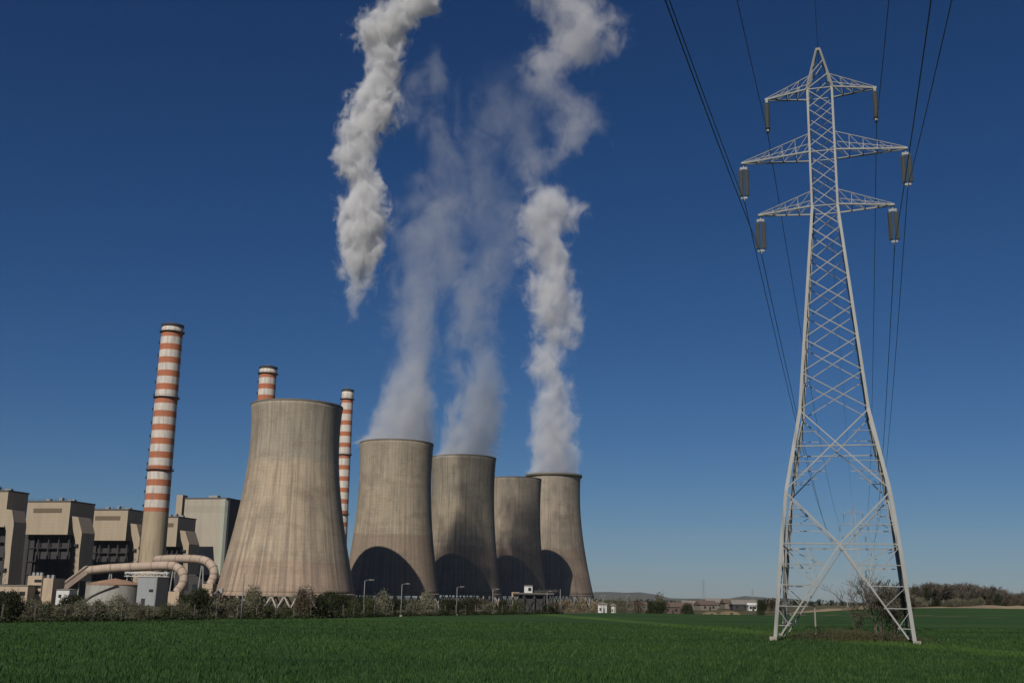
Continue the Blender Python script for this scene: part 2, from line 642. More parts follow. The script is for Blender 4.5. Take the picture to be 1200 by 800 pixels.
# blades of young wheat, dense near the viewer
def wheat():
    rng = np.random.default_rng(3)
    n = 300000
    y = 24 + (125 - 24) * rng.random(n) ** 1.7
    x = (rng.random(n) * 2 - 1) * (6 + y * 0.56)
    ey = np.array([edge_y(v) for v in x])
    dens = 0.5 + 0.5 * np.sin(x * 0.9 + 2.0 * np.sin(y * 0.31)) * np.sin(y * 0.7 + 1.5 * np.sin(x * 0.23))
    ok = (y < ey - 0.6) & (rng.random(n) < 0.55 + 0.45 * dens)
    x, y = x[ok], y[ok]
    n = len(x)
    h = 0.10 + 0.10 * rng.random(n) + 0.05 * np.sin(x * 0.5) * np.sin(y * 0.37)
    w = (0.0055 + 0.0045 * rng.random(n)) * (1 + y / 45.0)
    a = rng.random(n) * 2 * np.pi
    la = rng.random(n) * 2 * np.pi
    ln = h * (0.15 + 0.45 * rng.random(n))
    dx, dy = np.cos(a) * w, np.sin(a) * w
    lx, ly = np.cos(la) * ln, np.sin(la) * ln
    z0 = np.zeros(n) + 0.005
    V = np.empty((n, 5, 3))
    V[:, 0] = np.stack([x - dx, y - dy, z0], 1)
    V[:, 1] = np.stack([x + dx, y + dy, z0], 1)
    V[:, 2] = np.stack([x + dx * .8 + lx * .35, y + dy * .8 + ly * .35, h * .62], 1)
    V[:, 3] = np.stack([x - dx * .8 + lx * .35, y - dy * .8 + ly * .35, h * .62], 1)
    V[:, 4] = np.stack([x + lx, y + ly, h], 1)
    me = bpy.data.meshes.new('grass')
    me.vertices.add(n * 5)
    me.vertices.foreach_set('co', V.reshape(-1).astype(np.float32))
    base = np.arange(n) * 5
    loops = np.stack([base, base + 1, base + 2, base + 3, base + 3, base + 2, base + 4], 1).reshape(-1)
    me.loops.add(n * 7)
    me.loops.foreach_set('vertex_index', loops.astype(np.int32))
    me.polygons.add(n * 2)
    starts = np.stack([np.arange(n) * 7, np.arange(n) * 7 + 4], 1).reshape(-1)
    me.polygons.foreach_set('loop_start', starts.astype(np.int32))
    me.materials.append(M['grass'])
    me.update(calc_edges=True)
    o = link('grass', me)
    return tag(o, 'young green wheat growing over the field in front of the plant', 'grass', kind='stuff')


wheat()


# far hills on the horizon
def hills(name, Y, pts, depth):
    vs, fs = [], []
    n = len(pts)
    for j, (dy, k) in enumerate(((-depth, 0.0), (-depth * .5, .55), (0, 1.0), (depth, 0.0))):
        for (x, h) in pts:
            vs.append((x, Y + dy, -15 + (h + 15) * k))
    for j in range(3):
        for i in range(n - 1):
            a = j * n + i
            fs.append((a, a + 1, a + n + 1, a + n))
    me = bpy.data.meshes.new(name)
    me.from_pydata(vs, [], fs)
    me.materials.append(M['hill'])
    me.polygons.foreach_set('use_smooth', [True] * len(fs))
    return tag(link(name, me), kind='structure')


hp = []
for i in range(121):
    x = -8000 + i * 140
    h = 20 + 50 * math.exp(-((x - 900) / 700) ** 2) + 22 * math.exp(-((x - 2300) / 900) ** 2) + 18 * math.sin(i * .7) + 9 * math.sin(i * 1.9 + 1)
    hp.append((x, max(8, h)))
hills('hills', 10500, hp, 900)


# ---------------------------------------------------------------- cooling towers
def depth_of(p):
    d = CM3.inverted() @ (Vector(p) - EYE)
    return -d.z


def cooling_tower(px_axis, py_axis, Y, top_py, prof_px, mat, label, zbot_py, ring=False, ncol=36, first=None):
    """prof_px: list of (py, half width in px)"""
    base = at(px_axis, py_axis, Y)
    bx = base.x
    g = gz(bx, Y)
    t = thing('cooling_tower', label, 'cooling tower', (bx, Y, g), 0, 'cooling towers in a receding row')
    prof = []
    for py, hw in prof_px:
        p = at(px_axis, py, Y)
        if py == top_py:
            p = at(px_axis, py, Y - hw * Y / FPX)
        r = hw * depth_of((p.x, Y, p.z)) / FPX * math.cos(math.atan2(abs(bx), Y)) ** 0.5
        prof.append((r, p.z - g))
    prof.sort(key=lambda v: v[1])
    # smooth interpolation of the profile
    zs = np.array([p[1] for p in prof])
    rs = np.array([p[0] for p in prof])
    co = np.polyfit(zs, rs, 3)
    zz = np.linspace(zs[0], zs[-1], 44)
    rr = np.polyval(co, zz)
    outer = [(float(r), float(z)) for r, z in zip(rr, zz)]
    inner = [(float(r) - 0.9, float(z)) for r, z in zip(rr[::-1], zz[::-1])]
    m = MB()
    m.lathe(outer + inner, 128, closed=True)
    m.build('shell', mat, t, True)
    rt, zt = outer[-1]
    rb, zb = outer[0]
    m = MB()
    if ring:
        m.lathe([(rt + 0.02, zt - 2.6), (rt + 1.6, zt - 1.2), (rt + 1.6, zt + 0.5), (rt - 1.2, zt + 0.5), (rt - 1.2, zt + 0.02), (rt + 0.02, zt + 0.02)], 128, closed=True)
        m.build('rim_walkway', M['rim'], t)
        m = MB()
        for k in range(64):
            a = 2 * math.pi * k / 64
            m.bar((math.cos(a) * (rt + 1.5), math.sin(a) * (rt + 1.5), zt + .5), (math.cos(a) * (rt + 1.5), math.sin(a) * (rt + 1.5), zt + 1.6), .1)
        m.lathe([(rt + 1.45, zt + 1.55), (rt + 1.55, zt + 1.55), (rt + 1.55, zt + 1.68), (rt + 1.45, zt + 1.68)], 96, closed=True)
        m.build('railing', M['darksteel'], t)
    else:
        m.lathe([(rt + .02, zt - .6), (rt + .14, zt - .6), (rt + .14, zt + .25), (rt - 1.1, zt + .25), (rt - 1.1, zt + .01), (rt + .02, zt + .01)], 128, closed=True)
        m.build('rim', M['rim'], t)
    # lintel ring, diagonal columns, basin wall
    m = MB()
    m.lathe([(rb + .5, zb - .8), (rb + .5, zb + .35), (rb + .02, zb + .9), (rb + .02, zb - .01), (rb - 1.1, zb - .01), (rb - 1.1, zb - .8)], 96, closed=True)
    m.build('ring_beam', mat, t)
    da = math.pi / ncol
    dr = rb + 1.8
    col = MB()
    col.tube([(rb - .3, 0, zb - .78), (dr * math.cos(da), dr * math.sin(da), 0.35)], 0.42, 8)
    col.tube([(rb - .3, 0, zb - .78), (dr * math.cos(-da), dr * math.sin(-da), 0.35)], 0.42, 8)
    cme = col.mesh('support_column', M['column'])
    for k in range(ncol):
        o = link('support_column', cme, t)
        o.rotation_euler = (0, 0, 2 * math.pi * k / ncol)
    m = MB()
    m.lathe([(rb + 3.4, -2.0), (rb + 3.4, 0.3), (rb + 0.6, 0.3), (rb + 0.6, -2.0)], 96, closed=True)
    m.build('basin_wall', M['basin'], t)
    return t, rt, zt, Vector((bx, Y, g))


T1 = cooling_tower(335, 697, 595, 467, [(467, 53.7), (482, 52.6), (510, 52.0), (540, 52.7), (575, 56.5), (610, 62), (640, 68.5), (670, 75.5), (696.5, 81)], M['shell1'],
                   'big pale cooling tower without steam, nearest in the row, hiding a chimney foot', 696)
T2 = cooling_tower(458, 700, 728, 514, [(514, 43.2), (530, 42.4), (555, 42.0), (580, 42.8), (610, 44.5), (640, 48), (668, 52), (696, 56.5)], M['shell2'],
                   'cooling tower with a big round dark shadow arch on its brown lower half', 697)
T3 = cooling_tower(539.5, 701, 858, 532, [(532, 37.8), (550, 37.0), (570, 36.6), (595, 37.0), (620, 38.5), (650, 41.5), (696, 47.5)], M['shell3'],
                   'mostly shadowed streaky cooling tower with thin steam, right behind the one with the shadow arch', 697)
T4 = cooling_tower(601.5, 702, 990, 558, [(558, 31.2), (575, 30.4), (599, 30.2), (620, 30.8), (644, 32.2), (697, 39.5)], M['shell4'],
                   'steamless cooling tower squeezed between the streaky one and the one with a dark rim walkway', 698)
T5 = cooling_tower(648, 702, 1112, 554, [(554, 31.6), (572, 31.0), (590, 31.2), (620, 33.5), (659, 39.5), (697, 47.5)], M['shell5'],
                   'farthest cooling tower with a dark projecting rim walkway and a thick steam plume', 698, ring=True)


# ---------------------------------------------------------------- chimneys
def chimney(px_t, py_t, Y, r_top, r_bot, label, period, redfrac, nst, cap, plats, zlow=22):
    top = at(px_t, py_t, Y)
    g = gz(top.x, Y)
    H = top.z - g
    t = thing('striped_chimney', label, 'chimney', (top.x, Y, g), 0, 'red and white chimneys of the plant')
    mat = mat_stripes('chimney_paint', H, period, redfrac, nst, cap)
    m = MB()
    prof = [(r_bot + (r_top - r_bot) * (k / 40) ** 0.8, H * k / 40) for k in range(41)]
    m.lathe(prof + [(r_top - .9, H), (r_top - .9, H - 12)], 48)
    m.build('shaft', mat, t, True)
    m = MB()
    m.lathe([(r_top + .02, H - 1.2), (r_top + .5, H - 1.2), (r_top + .5, H + .5), (r_top - .9, H + .5), (r_top - .9, H + .02), (r_top + .02, H + .02)], 48, closed=True)
    m.build('cap_ring', M['darksteel'], t)
    m = MB()
    m.tube([(0, 0, H - 12), (0, 0, H + 2.0)], r_top * .45, 20)
    m.build('inner_flue', M['rim'], t)
    rad = lambda z: r_bot + (r_top - r_bot) * (z / H) ** 0.8
    for d in plats:
        z = H - d
        r = rad(z)
        m = MB()
        m.lathe([(r + .03, z), (r + 1.3, z), (r + 1.3, z + .35), (r + .03, z + .35)], 48, closed=True)
        for k in range(24):
            a = 2 * math.pi * k / 24
            m.bar((math.cos(a) * (r + 1.2), math.sin(a) * (r + 1.2), z + .3), (math.cos(a) * (r + 1.2), math.sin(a) * (r + 1.2), z + 1.5), .1)
        m.lathe([(r + 1.15, z + 1.45), (r + 1.25, z + 1.45), (r + 1.25, z + 1.6), (r + 1.15, z + 1.6)], 48, closed=True)
        m.build('platform', M['darksteel'], t)
    # ladder landings on the left side
    box = MB().box((-0.55, 0, 0), (1.1, 1.6, 1.7)).mesh('ladder_landing', M['darksteel'])
    z = H - 13
    while z > zlow:
        o = link('ladder_landing', box, t)
        ang = R(20)
        o.location = (-math.cos(ang) * (rad(z) + .04), -math.sin(ang) * (rad(z) + .04), z)
        o.rotation_euler = (0, 0, ang)
        z -= period
    lad = MB()
    ang = R(20)
    for off in (-.3, .3):
        lad.bar((-math.cos(ang) * (rad(8) + .35) + off * math.sin(ang), -math.sin(ang) * (rad(8) + .35) - off * math.cos(ang), 8),
                (-math.cos(ang) * (rad(H) + .35) + off * math.sin(ang), -math.sin(ang) * (rad(H) + .35) - off * math.cos(ang), H - 1), .09)
    lad.build('ladder', M['darksteel'], t)
    return t


chimney(202.5, 382, 780, 7.6, 9.2, 'tall red and white striped chimney standing clear with its whole shaft in view', 9.87, 0.46, 13, 4.6, (5.2, 54, 106.5))
chimney(314.5, 431, 930, 7.4, 7.7, 'top of a red and white chimney peeping over the nearest cooling tower', 9.87, 0.46, 13, 5.0, (5.6, 54), 165)
chimney(407.5, 457.5, 1030, 5.5, 6.6, 'thin red and white chimney between the two nearest cooling towers', 10.6, 0.40, 14, 8.4, (8.8, 62, 118))


# ---------------------------------------------------------------- boiler houses and plant buildings
BROT = R(-13)   # plant grid: fronts turned a little to the left
bu = Vector((math.cos(BROT), math.sin(BROT), 0))      # along the front, to the right
bv = Vector((-math.sin(BROT), math.cos(BROT), 0))     # away from the viewer


def on_plane(px, py, p0, n):
    d = ray(px, py)
    return EYE + d * ((Vector(p0) - EYE).dot(n) / d.dot(n))


def local(o, p):
    q = Vector(p) - o
    return Vector((q.dot(bu), q.dot(bv), q.z))


def boiler_house(Y, px_l, px_r, py_top, py_bot, hop, label, depth, hop_depth):
    p0 = at(px_r, py_bot, Y)
    g = gz(p0.x, Y)
    o = Vector((p0.x, p0.y, g))
    t = thing('boiler_house', label, 'power plant building', o, BROT, 'boiler houses of the plant')
    tl = local(o, on_plane(px_l, py_top, p0, bv))
    W = -tl.x
    zt = tl.z
    zb = p0.z - g
    m = MB().box((-W / 2, depth / 2, (zt + zb) / 2), (W, depth, zt - zb))
    m.build('upper_block', M['beigeclad'], t)
    MB().box((-W / 2, depth / 2, zt + .5), (W + .8, depth + .8, 1.0)).build('roof', M['roof'], t)
    lv = MB()
    lh = (zt - zb)
    zc = zb + lh * .74
    lv.box((-W * .52, -.12, zc), (W * .66, .24, lh * .13))
    for k in range(5):
        lv.box((-W * .52, -.34, zc - lh * .055 + k * lh * .0275), (W * .66, .18, lh * .008))
    lv.build('louvre_strip', M['louvre'], t)
    # recessed open steel storeys under the overhang
    rec = 7.0
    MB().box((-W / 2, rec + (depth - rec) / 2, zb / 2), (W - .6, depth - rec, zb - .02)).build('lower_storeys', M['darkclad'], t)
    fr = MB()
    for k in range(5):
        x = -W + .9 + (W - 1.8) * k / 4
        fr.bar((x, rec - 2.5, 0), (x, rec - 2.5, zb), 1.0)
    for k in range(1, 5):
        fr.box((-W / 2, rec - 1.5, zb * k / 5), (W - .8, 2.4, .6))
    fr.build('steel_frame', M['darksteel'], t)
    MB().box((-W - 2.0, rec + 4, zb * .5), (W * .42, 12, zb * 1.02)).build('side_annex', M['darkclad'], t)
    for fx, w_, h_ in ((-.75, 3.5, 2.2), (-.45, 2.2, 3.0), (-.2, 5.0, 1.6)):
        MB().box((W * fx, depth * .4, zt + 1.0 + h_ / 2), (w_, 3.0, h_)).build('roof_vent', M['greyblock'], t)
    # rails on the roof
    rl = MB()
    for k in range(9):
        x = -W + W * k / 8
        rl.bar((x, .2, zt + 1), (x, .2, zt + 2.2), .12)
    rl.bar((-W, .2, zt + 2.2), (0, .2, zt + 2.2), .12)
    rl.build('roof_railing', M['darksteel'], t)
    # inclined bunker tower standing by the right corner
    if hop:
        q0 = on_plane(hop[0][0], hop[0][1], p0 - bv * 6, bv)
        poly = [local(o, on_plane(a, b, q0, bv)) for a, b in hop]
        b = MB()
        b.prism(poly, (0, hop_depth, 0))
        bt = b.build('bunker_tower', M['beigeclad'], t)
        mid = (poly[6] + poly[7]) / 2
        f = MB()
        f.box((mid.x + 1.2, mid.y - .9, mid.z), (2.6, 1.8, 1.6))
        f.build('inspection_box', M['darksteel'], bt)
        f = MB()
        for k in range(14):
            z0 = mid.z - 2 - k * 2.2
            if z0 > 1:
                f.bar((mid.x + (.4 if k % 2 else 2.4), mid.y - .45, z0), (mid.x + (2.4 if k % 2 else .4), mid.y - .45, z0 - 2.2), .16)
        f.build('outside_stair', M['galv'], bt)
    return t


def hopper(x, y0, y1, s=1.0):
    """outline of the lit face of a bunker tower: top at (x, y0), foot at y1"""
    return [(x, y0), (x + 6.5 * s, y0 + 1), (x + 11 * s, y0 + 19 * s), (x + 8.5 * s, y0 + 42 * s), (x + 7.0 * s, y1), (x + 2.0 * s, y1), (x + 4.2 * s, y0 + 38 * s), (x + 3.4 * s, y0 + 27 * s), (x + .6 * s, y0 + 15 * s)]


boiler_house(735, -38, 5, 576, 617, [(4.5, 596), (14, 597), (16, 611), (16, 615), (13, 640), (9, 684), (2, 684), (6, 650), (6, 640), (7, 622), (5, 612)],
             'boiler house at the very edge of the plant, mostly its dark side wall showing', 21, 13)
boiler_house(800, 33, 79, 588, 626, [(84.5, 604.5), (91.5, 605.5), (96, 624), (93, 648), (91, 680), (86.5, 680), (88.8, 645), (88, 632), (85.5, 620)],
             'boiler house with beige louvred block over dark storeys, second from the edge of the plant', 30, 16)
boiler_house(872, 106, 147, 597.5, 633, [(153, 613), (160, 614), (164, 631), (162, 655), (160, 685), (155.5, 685), (157, 650), (156.5, 638), (154, 626)],
             'boiler house with beige louvred block just left of the tall striped chimney', 27, 16)
boiler_house(955, 184, 206, 606, 640, [(211, 621), (217, 622), (221.5, 637), (220, 655), (219.5, 690), (214, 690), (215, 650), (214.5, 640), (212, 632)],
             'boiler house half hidden behind the tall striped chimney, in front of the big grey block', 31, 18)


def big_block():
    p0 = at(261.5, 648, 1010)
    g = gz(p0.x, 1010)
    o = Vector((p0.x, p0.y, g))
    t = thing('boiler_house', 'big plain light grey plant building with a slim stair tower beside it', 'power plant building', o, BROT, 'boiler houses of the plant')
    tl = local(o, on_plane(217, 584.5, p0, bv))
    W, H, D = -tl.x, tl.z, 46
    MB().box((-W / 2 - 2.6, D / 2, H / 2), (W - 5.2, D, H)).build('main_block', M['greyclad'], t)
    MB().prism([(-5.2, -.35, 0), (-1.5, -.35, 0), (0.2, 2.2, 0), (0.2, 6, 0), (-5.2, 6, 0)], (0, 0, H - .1)).build('corner_strip', M['paleclad'], t)
    MB().box((-2.5, 6.01 + (D - 6) / 2, H / 2), (5.2, D - 6.1, H - .1)).build('shade_toned_side_wall', M['darkclad'], t)  # side turned from the sun, its shade put into the dark cladding colour
    MB().box((-W / 2, D / 2, H + .6), (W + .6, D + .6, 1.2)).build('roof', M['roof'], t)
    MB().box((-W - 6.0, 5, (H + 4) / 2), (6.2, 9, H + 4)).build('stair_tower', M['beigeclad'], t)
    MB().box((-W - 1.4, 9, (H + 1) / 2), (2.6, 8, H + 2)).build('gap_shade_panel', M['darksteel'], t)  # dark panel put in as the shade of the gap by the stair tower
    d = MB()
    d.box((2.6, 26, H * .45), (4, 8, H * .9))
    for k in range(5):
        d.box((3.2, 26, H * (.2 + .16 * k)), (6.5, 9.5, .5))
    d.build('lift_shaft', M['greyclad'], t)
    MB().box((-W * .45, 12, H + 2.6), (9, 6, 3)).build('roof_vent', M['greyblock'], t)
    return t


big_block()

# long dark turbine hall wall under the boiler houses, behind the ducts
def hall(pl, pr, Y, py_top, label, mat, roofm, depth=20, name='turbine_hall', nwin=8):
    a, b = at(pl, py_top, Y), at(pr, py_top, Y)
    g = gz(a.x, Y)
    o = Vector(((a.x + b.x) / 2, Y, g))
    t = thing(name, label, 'building', o)
    W, H = b.x - a.x, (a.z + b.z) / 2 - g
    MB().box((0, depth / 2, H / 2), (W, depth, H)).build('walls', mat, t)
    MB().box((0, depth / 2, H + .3), (W + .6, depth + .6, .6)).build('roof', roofm, t)
    wme = MB().box((0, 0, 0), (W / nwin * .55, .14, H * .22)).mesh('window', M['window'])
    for k in range(nwin):
        w = link('window', wme, t)
        w.location = (-W / 2 + W * (k + .5) / nwin, -.05, H * .6)
    return t


hall(205, 262, 720, 674, 'low dark hall behind the bent flue ducts at the foot of the nearest tower', M['darkclad'], M['roof'], 20, 'pump_hall', 6)
hall(-25, 33, 600, 686, 'low beige shed at the edge of the plant beside the building with dark openings', M['beige'], M['greyroof'], 12, 'shed', 5)


def switch_house():
    a, b = at(32, 674, 610), at(62, 674, 610)
    g = gz(a.x, 610)
    W, H = b.x - a.x, a.z - g
    t = thing('switch_house', 'small beige plant building with dark openings and a stepped roof line', 'building', ((a.x + b.x) / 2, 610, g), R(-8))
    MB().box((-W * .2, 6, H * .5), (W * .6, 12, H)).build('main_block', M['beige'], t)
    MB().box((W * .32, 7, H * .46), (W * .42, 12, H * .92)).build('side_block', M['beige'], t)
    MB().box((-W * .72, 6, H * .3), (W * .42, 8, H * .6)).build('low_block', M['beige'], t)
    wme = MB().box((0, 0, 0), (4.2, .2, 1.5)).mesh('opening', M['window'])
    for z in (.82, .62, .42):
        w = link('opening', wme, t)
        w.location = (-W * .06, -.06, H * z)
    for k, xx in enumerate((-.42, -.25, -.1, .2, .4)):
        MB().box((W * xx, 4, H * (1.0 if xx < .1 else .92) + .9), (1.4, 1.6, 1.8)).build('roof_vent', M['greyblock'], t)
    return t


switch_house()


def shed(pl, pr, Y, py_top, label, mat, depth=8, name='shed', roofm=None):
    a, b = at(pl, py_top, Y), at(pr, py_top, Y)
    g = gz(a.x, Y)
    W, H = b.x - a.x, (a.z + b.z) / 2 - g
    t = thing(name, label, 'shed', ((a.x + b.x) / 2, Y, g), R(-6))
    MB().box((0, depth / 2, H / 2), (W, depth, H)).build('walls', mat, t)
    MB().prism([(-W / 2 - .3, -.3, H + .01), (W / 2 + .3, -.3, H + .01), (W / 2 + .3, -.3, H + .25), (0, -.3, H + .7), (-W / 2 - .3, -.3, H + .25)], (0, depth + .6, 0)).build('roof', roofm or M['greyroof'], t)
    MB().box((W * .22, -.05, H * .36), (W * .2, .14, H * .7)).build('door', M['greyblock'], t)
    MB().box((-W * .2, -.05, H * .62), (W * .22, .14, H * .2)).build('window', M['window'], t)
    return t


shed(66, 82, 560, 691, 'small white shed between the beige plant building and the round tank', M['white'])


def tank():
    a, b = at(91, 682, 600), at(156, 682, 600)
    g = gz(a.x, 600)
    r = (b.x - a.x) / 2
    H = a.z - g - 1.0
    t = thing('storage_tank', 'wide round grey storage tank with a rusty shallow cone roof', 'storage tank', ((a.x + b.x) / 2, 600 + r, g))
    MB().lathe([(r, 0), (r, H)], 72).build('tank_wall', M['tank'], t, True)
    MB().lathe([(r + .25, H), (r + .25, H + .3), (r * .5, H + 2.3), (.05, H + 3.6)], 72).build('cone_roof', M['rust'], t)
    m = MB()
    for k in range(36):
        a_ = 2 * math.pi * k / 36
        m.bar((r * math.cos(a_), r * math.sin(a_), H + .3), (r * math.cos(a_), r * math.sin(a_), H + 1.4), .08)
    m.lathe([(r - .05, H + 1.35), (r + .05, H + 1.35), (r + .05, H + 1.45), (r - .05, H + 1.45)], 48, closed=True)
    m.build('railing', M['galv'], t)
    m = MB()
    for k in range(40):
        an = R(200 + k * 2.4)
        m.box(((r + .55) * math.cos(an), (r + .55) * math.sin(an), H * k / 40 + .2), (1.0, .9, .15), an)
    m.build('shadow_band_stair', M['darksteel'], t)  # dark steps stand in for a diagonal shadow across the tank wall
    return t


tank()


def grey_block():
    a, b = at(161, 676, 585), at(186, 676, 585)
    g = gz(a.x, 585)
    W, H = b.x - a.x, a.z - g
    t = thing('filter_building', 'square grey concrete block building beside the round tank', 'building', ((a.x + b.x) / 2, 585, g), R(-12))
    MB().box((0, 6, H / 2), (W, 12, H)).build('walls', M['greyblock'], t)
    MB().box((0, 6, H + .2), (W + .4, 12.4, .4)).build('roof', M['greyroof'], t)
    MB().box((-W * .15, -.05, H * .14), (2.2, .14, H * .28)).build('door', M['darksteel'], t)
    MB().box((W * .22, -.05, H * .55), (2.4, .14, 1.4)).build('window', M['window'], t)
    return t


grey_block()


def pipe_rack():
    a, b = at(146, 671, 640), at(197, 671, 640)
    g = gz(a.x, 640)
    W, H = b.x - a.x, a.z - g
    t = thing('pipe_rack', 'pale steel pipe bridge running under the long flue duct', 'pipe bridge', ((a.x + b.x) / 2, 640, g))
    m = MB()
    for y in (0, 3):
        m.bar((-W / 2, y, H), (W / 2, y, H), .35)
        m.bar((-W / 2, y, H - 1.7), (W / 2, y, H - 1.7), .35)
        n = 14
        for k in range(n):
            x0, x1 = -W / 2 + W * k / n, -W / 2 + W * (k + 1) / n
            m.bar((x0, y, H - (1.7 if k % 2 else 0)), (x1, y, H - (0 if k % 2 else 1.7)), .2)
    m.build('truss', M['white'], t)
    for x in (-W * .45, 0, W * .45):
        MB().bar((x, 1.5, 0), (x, 1.5, H - 1.7), .6).build('trestle_leg', M['galv'], t)
    for k, y in enumerate((.8, 1.6, 2.4)):
        MB().tube([(-W / 2, y, H + .45), (W / 2, y, H + .45)], .3, 8).build('pipe', M['white'], t)
    return t


pipe_rack()


def flue_duct(pts, r_px, label, box=True):
    """round duct through (px, py, Y) points"""
    P = [at(*p) for p in pts]
    # Catmull-Rom
    Q = []
    for i in range(len(P) - 1):
        p0, p1, p2, p3 = P[max(i - 1, 0)], P[i], P[i + 1], P[min(i + 2, len(P) - 1)]
        for k in range(6):
            u = k / 6
            Q.append(0.5 * ((2 * p1) + (p2 - p0) * u + (2 * p0 - 5 * p1 + 4 * p2 - p3) * u * u + (3 * p1 - p0 - 3 * p2 + p3) * u ** 3))
    Q.append(P[-1])
    g = gz(P[-1].x, P[-1].y)
    o = Vector((P[-1].x, P[-1].y, g))
    t = thing('flue_duct', label, 'duct', o, 0, 'flue ducts at the chimney foot')
    r = r_px * P[0].y / FPX
    MB().tube([q - o for q in Q], r, 24).build('duct_pipe', M['duct'], t, True)
    for i in range(3, len(Q) - 2, 4):
        d = (Q[i + 1] - Q[i - 1]).normalized()
        MB().tube([Q[i] - o - d * .35, Q[i] - o + d * .35], r + .22, 24).build('flange', M['flange'], t)
    if box:
        MB().box((0, 0, (P[-1].z - g) * .5 + .2), (r * 2.7, r * 2.5, P[-1].z - g + .8), R(-12)).build('fan_housing', M['beige'], t)
    for f in (.18, .42):
        q = Q[int(len(Q) * f)] - o
        m = MB()
        m.bar((q.x - 2.2, q.y, 0), (q.x - .4, q.y, q.z - r), .6)
        m.bar((q.x + 2.2, q.y, 0), (q.x + .4, q.y, q.z - r), .6)
        m.build('duct_stand', M['galv'], t)
    return t


flue_duct([(183, 655.5, 735), (205, 654.5, 722), (230, 655, 708), (243, 658, 700), (250.5, 667, 697), (250, 677, 696), (246, 685, 695)], 4.6,
          'shorter rear flue duct bending down beside the foot of the nearest cooling tower')
flue_duct([(98, 669, 655), (125, 666, 655), (160, 664, 655), (195, 662.5, 652), (207, 664.5, 650), (214.5, 672, 648), (214.5, 683, 647), (207, 694, 646)], 5.0,
          'long front flue duct bending down above the square grey block building')


def gallery():
    a, b = at(71, 690, 648), at(101, 667.5, 655)
    g = gz(a.x, a.y)
    o = Vector((a.x, a.y, g))
    t = thing('conveyor_gallery', 'inclined covered gallery rising to the left end of the long flue duct', 'conveyor gallery', o)
    MB().bar(a - o, b - o, 5.0, 4.0).build('gallery_box', M['duct'], t)
    MB().bar(a - o + Vector((0, 0, 2.35)), b - o + Vector((0, 0, 2.35)), 5.6, .5).build('gallery_roof', M['flange'], t)
    for f in (.35, .75):
        q = a - o + (b - a) * f
        MB().bar((q.x, q.y, 0), (q.x, q.y, q.z - 2), .7).build('trestle_leg', M['galv'], t)
    return t


gallery()


def ramp_machine():
    """small inclined pipe inlet by the foot of the nearest tower"""
    p = at(248, 692, 560)
    g = gz(p.x, 560)
    t = thing('inlet_chute', 'small dark inclined chute at the left foot of the nearest cooling tower', 'chute', (p.x, 560, g))
    MB().bar((-3, 0, 1.0), (4.5, 0, 8.0), 2.6, 2.2).build('chute_box', M['darksteel'], t)
    MB().box((4.6, 0, 8.6), (2.0, 2.6, 2.2)).build('head_box', M['galv'], t)
    m = MB()
    for x, z in ((-1, 2), (2, 4.6), (4.4, 7)):
        m.bar((x, 1, 0), (x, 1, z), .35)
        m.bar((x, -1, 0), (x, -1, z), .35)
    m.build('stand', M['galv'], t)


ramp_machine()


def trestle_station():
    p = at(628, 711, 330)
    g = gz(p.x, 330)
    s = 330 / 1310.0
    t = thing('loading_station', 'dark steel loading station with a small white cabin on top, before the farthest towers', 'industrial structure', (p.x, 330, g))
    zt = at(618, 695, 330).z - g
    m = MB()
    for x in (-26 * s, -14 * s, -2 * s, 10 * s, 20 * s):
        for y in (0, 3.5):
            m.bar((x, y, 0), (x, y, zt - .2), .32)
    for k in range(4):
        x0, x1 = -26 * s + 12 * s * k, -14 * s + 12 * s * k if k < 3 else 20 * s
        m.bar((x0, 0, .3), (x1, 0, zt - .5), .18)
        m.bar((x1, 0, .3), (x0, 0, zt - .5), .18)
    m.build('steel_legs', M['darksteel'], t)
    MB().box((-3 * s, 1.7, zt), (48 * s, 4.4, .4)).build('deck', M['postold'], t)
    MB().box((-2 * s, 2.2, zt * .5), (36 * s, 2.4, zt * .8)).build('hopper', M['darksteel'], t)
    c = MB().box((-9 * s, 1.7, zt + 1.2), (9.5 * s, 3.2, 2.0)).build('cabin', M['white'], t)
    MB().box((-7.4 * s, .04, zt + 1.25), (3.6 * s, .14, .9)).build('cabin_window', M['window'], c)
    MB().box((-9 * s, 1.7, zt + 2.3), (10.4 * s, 3.6, .2)).build('cabin_roof', M['greyroof'], c)
    MB().box((-24 * s, 1.7, zt - .3), (9 * s, 2.6, 1.3)).build('side_box', M['beige'], t)
    m = MB()
    m.bar((-2 * s, 1.7, zt + .6), (26 * s, 1.7, zt + .9), .7)
    for x in (4, 10, 16, 22):
        m.bar((x * s, 1.7, zt + .2), (x * s, 1.7, zt + 1.7), .16)
    m.build('conveyor_arm', M['darksteel'], t)
    return t


trestle_station()
shed(700.5, 711, 330, 707.8, 'small white shed with a pitched roof past the loading station', M['white'], 4, 'shed', M['greyroof'])
shed(716, 721, 345, 709.2, 'tiny white hut at the far field edge right of the white shed', M['white'], 3, 'shed', M['greyroof'])

